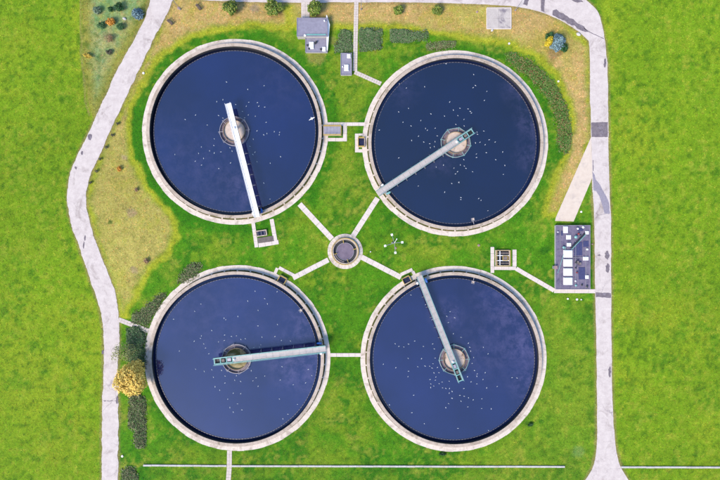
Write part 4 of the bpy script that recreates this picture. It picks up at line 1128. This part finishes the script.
def rock(label, px, py, r, seed, mat=None):
    b = P(px, py); r_ = random.Random(seed); mb = MB(); mb.ball((0, 0, r * .3), r, r * .7, r * .55, 9, 6)
    mb.v = [(x * r_.uniform(.82, 1.15), y * r_.uniform(.82, 1.15), z) for x, y, z in mb.v]
    o = mb.build('rock', mat or M['rock']); o.location = b; o.rotation_euler = (0, 0, r_.uniform(0, 3)); tag(o, label, 'rock')


rock('white boulder in the planted corner below the small blue spruce', 124.6, 18.8, .48, 1)
rock('pale boulder on the dry lawn at the inner corner of the right road', 578.2, 34.4, .55, 2)
rock('pale stone at the lower edge of the concrete slab', 492, 30.2, .4, 3)

cb = thing('control_cabinet', 'small pale cabinet against the left wall of the service building', 'cabinet', P(553.6, 267.2), 0, local=True)
mb = MB(); mb.box((0, 0, .6), (.6, .7, 1.3)); mb.build('body', M['plaster'], cb)
mb = MB(); mb.box((-.32, 0, .65), (.04, .6, 1.0)); mb.build('door', M['steel'], cb)
mb = MB(); mb.box((0, 0, 1.29), (.72, .82, .08)); mb.build('lid', M['pinkcap'], cb)


def scum_box(label, key, px, py):
    c = P(*TANKS[key]['c']); p = P(px, py, .7); t = thing('scum_box', label, 'box', (p.x, p.y, .3), math.atan2(p.y - c.y, p.x - c.x), local=True)
    mb = MB()
    for s in (-1, 1): mb.box((0, s * .3, .2), (.7, .08, .6)); mb.box((s * .31, 0, .2), (.08, .52, .6))
    mb.build('wall', M['steel'], t); mb = MB(); mb.box((0, 0, .25), (.54, .52, .2)); mb.build('scum', M['foam'], t)
    mb = MB(); mb.tube((.3, 0, .25), (1.4, 0, .25), .09, 8); mb.build('pipe', M['steel'], t)


scum_box('small scum box inside the lower edge of the upper right tank', 'TR', 473, 219.4)
scum_box('small scum box inside the top edge of the lower right tank', 'BR', 473, 282.4)
scum_box('small scum box inside the upper right edge of the lower left tank', 'BL', 300.6, 310.6)

# ------------------------------------------------------------------ gulls on the water
GZ = {
    'TL': [((150, 50), '460,192 438,298 401,310 515,327 412,393 438,408 274,390 212,417 344,450'),
           ((230, 50), '205,214 107,236 113,313 165,315 98,337 173,337 209,342 75,368 110,389 152,397 88,407 217,434'),
           ((150, 130), '386,53 384,93 309,101 358,125 386,138 426,131 292,140 150,147 322,170 272,187 310,210 413,231 484,197 480,106 493,127'),
           ((230, 130), '162,5 203,29 222,21 266,10 298,14 296,28 140,55 120,98 150,133 138,147 162,190 304,160 242,199 203,318 240,414')],
    'TR': [((370, 60), '456,22 176,143 218,168 328,160 478,252 231,290 172,311 500,300 365,323 447,336 305,363 198,373 246,395 333,411 344,421 391,409 291,457 404,455 527,333 515,386 56,420'),
           ((450, 60), '142,87 153,153 138,166 221,188 206,242 59,289 108,293 122,308 128,318 84,356 85,395 203,426 162,432 165,446 235,478'),
           ((370, 140), '250,3 323,12 390,10 358,22 362,45 386,40 173,107 397,162 441,150 290,276 490,261 448,313 533,253'),
           ((450, 140), '153,17 180,13 211,28 271,12 316,72 218,76 158,84 159,105 274,118 83,118 329,152 62,150 86,156 96,170 135,190 320,206 45,190 33,203 11,261 53,255 65,345 65,357 172,351 186,362 227,424 24,168')],
    'BL': [((150, 280), '306,144 269,188 142,235 445,229 455,238 528,218 371,303 448,330 309,335 303,350 489,338 519,335 266,367 446,363 412,371 323,383 334,408 354,442 177,426'),
           ((230, 280), '151,67 283,70 209,112 107,126 225,143 169,182 168,275 285,267 270,339 192,342 66,357 92,352 309,362 363,366 185,389 178,404 144,405'),
           ((150, 360), '274,55 326,68 371,58 430,62 381,103 451,96 450,138 509,121 391,160 419,181 500,199 467,235 480,285 526,263 500,312 519,94'),
           ((230, 360), '64,128 157,107 138,125 209,96 169,157 302,120 380,148 470,56 491,93 454,137 65,202 297,234 405,266 72,299 348,325 318,353 313,40 128,64')],
    'BR': [((370, 280), '245,90 333,148 373,238 268,366 151,382 231,384 173,398 203,402 320,398 376,383 386,413 229,470 309,472 391,468 480,190 461,218 508,226 470,255 500,322'),
           ((450, 280), '66,344 110,379 118,403 124,427 142,465 200,404 228,443'),
           ((370, 360), '80,25 155,46 231,67 228,100 286,40 330,36 358,37 378,22 372,48 405,44 384,77 414,76 395,102 360,117 392,121 365,143 383,156 364,165 415,142 433,132 475,127 435,167 455,170 477,171 492,188 475,199 491,229 471,261 455,286 262,211 117,269 251,316 326,382 527,410'),
           ((450, 360), '133,20 147,63 211,76 163,83 161,97 198,117 126,131 161,143 105,100 220,167 283,159 372,106 402,108 83,171 13,189 12,229 59,212 85,217 111,227 66,247 139,239 191,233 107,281 190,291 247,293 231,423')],
}
mb = MB()
mb.m = 0; mb.ball((0, 0, .05), .27, .14, .12, 8, 5); mb.ball((.24, 0, .17), .09, .075, .075, 6, 4); mb.tube((.31, 0, .16), (.38, 0, .145), .022, 4, .008)
mb.m = 1
for s in (-1, 1): mb.add([(.12, s * .03, .17), (.1, s * .13, .11), (-.12, s * .13, .11), (-.4, s * .02, .09), (-.12, s * .01, .18)], [(0, 1, 2, 4) if s < 0 else (4, 2, 1, 0), (4, 2, 3) if s < 0 else (3, 2, 4)])
GULL = mb.mesh('gull', [M['gull'], M['gullwing']], smooth=True)
for key, packs in GZ.items():
    for (ox, oy), s in packs:
        for it in s.split():
            x, y = map(float, it.split(','))
            o = link('gull', GULL); o.location = P(ox + x / 6, oy + y / 6, Z_WATER); o.rotation_euler = (0, 0, rnd.uniform(0, 6.28)); k = rnd.uniform(.44, .58); o.scale = (k, k, k)
            cx_, cy_ = TANKS[key]['c']; gx, gy = ox + x / 6 - cx_, oy + y / 6 - cy_; dd = math.hypot(gx, gy)
            hr = ['twelve', 'one', 'two', 'three', 'four', 'five', 'six', 'seven', 'eight', 'nine', 'ten', 'eleven'][round(math.atan2(gx, -gy) / (math.pi / 6)) % 12]
            band = 'close to the well' if dd < 23 else 'a little off the well' if dd < 34 else 'midway to the rim' if dd < 52 else 'near the rim'
            tag(o, 'small white gull %s towards %s o\'clock in the %s tank' % (band, hr, TANKS[key]['where']), 'gull', 'gulls on the %s tank' % TANKS[key]['where'])
mb = MB(); mb.m = 0; mb.ball((0, 0, .06), .36, .15, .12, 8, 5); mb.ball((.32, 0, .14), .1, .08, .08, 6, 4); mb.m = 1
for s in (-1, 1): mb.add([(.15, s * .08, .16), (.02, s * .55, .26), (-.1, s * .85, .2), (-.16, s * .5, .22), (-.18, s * .08, .14)], [(0, 1, 3, 4) if s < 0 else (4, 3, 1, 0), (1, 2, 3) if s < 0 else (3, 2, 1)])
o = mb.build('gull', [M['gull'], M['gull']], smooth=True); o.location = P(311.8, 118.6, Z_WATER); o.rotation_euler = (0, 0, math.radians(118))
tag(o, 'larger white gull with wings spread, near the right rim of the upper left tank', 'gull')


# ------------------------------------------------------------------ grass tufts
def grass():
    rs = np.random.RandomState(3); n = 95000
    x = rs.uniform(-12, 732, n); y = rs.uniform(-12, 492, n)
    keep = np.ones(n, bool)
    for k in TANKS:
        cx, cy = TANKS[k]['c']; keep &= np.hypot(x - cx, y - cy) > 94
    keep &= np.hypot(x - HUB[0], y - HUB[1]) > 18.5
    for a, b in ((road_left_l, road_left_r), (road_right_l, road_right_r), (road_top_b, road_top_t)): keep &= sdist(x, y, a + b[::-1]) < rs.uniform(-.8, .9, n)
    for p in [apron, [(296, 16), (331, 16), (331, 54), (296, 54)], [(339, 51), (353, 51), (353, 76), (339, 76)], [(553, 223), (592, 223), (592, 291), (553, 291)], [(485, 7), (512, 7), (512, 30), (485, 30)]]:
        keep &= sdist(x, y, p) < -.5
    x, y = x[keep], y[keep]; n = len(x)
    c = ground_colors(x, y) * rs.uniform(.55, 1.4, (n, 1)) * np.stack([rs.uniform(.75, 1.4, n), np.ones(n), rs.uniform(.8, 1.2, n)], 1)
    wx, wy = (x - 360) * S, (240 - y) * S; V = []; C = []
    for b in range(3):
        a = rs.uniform(0, 6.28, n); l = rs.uniform(.14, .34, n); h_ = rs.uniform(.04, .11, n); w2 = rs.uniform(.05, .1, n)
        dx, dy = np.cos(a), np.sin(a)
        p0 = np.stack([wx - dy * w2, wy + dx * w2, np.full(n, -.01)], 1); p1 = np.stack([wx + dy * w2, wy - dx * w2, np.full(n, -.01)], 1)
        p2 = np.stack([wx + dx * l, wy + dy * l, h_], 1)
        V.append(np.stack([p0, p1, p2], 1).reshape(-1, 3)); C.append(np.repeat(c, 3, 0))
    V = np.concatenate(V); C = np.concatenate(C)
    m, t, bs = new_mat('grass_blades'); at = t.nodes.new('ShaderNodeAttribute'); at.attribute_name = 'blade_colour'
    t.links.new(at.outputs['Color'], bs.inputs['Base Color']); bs.inputs['Roughness'].default_value = .8; bs.inputs['Specular IOR Level'].default_value = .2
    me = mesh_np('grass', V, np.arange(len(V)).reshape(-1, 3), m)
    a = me.color_attributes.new('blade_colour', 'FLOAT_COLOR', 'POINT'); a.data.foreach_set('color', np.concatenate([C, np.ones((len(C), 1))], 1).astype(np.float32).ravel())
    tag(link('grass', me), 'short grass tufts over the lawns and fields', 'grass', kind='stuff')


grass()

for o in bpy.data.objects:
    if '_o' in o.keys(): del o['_o']
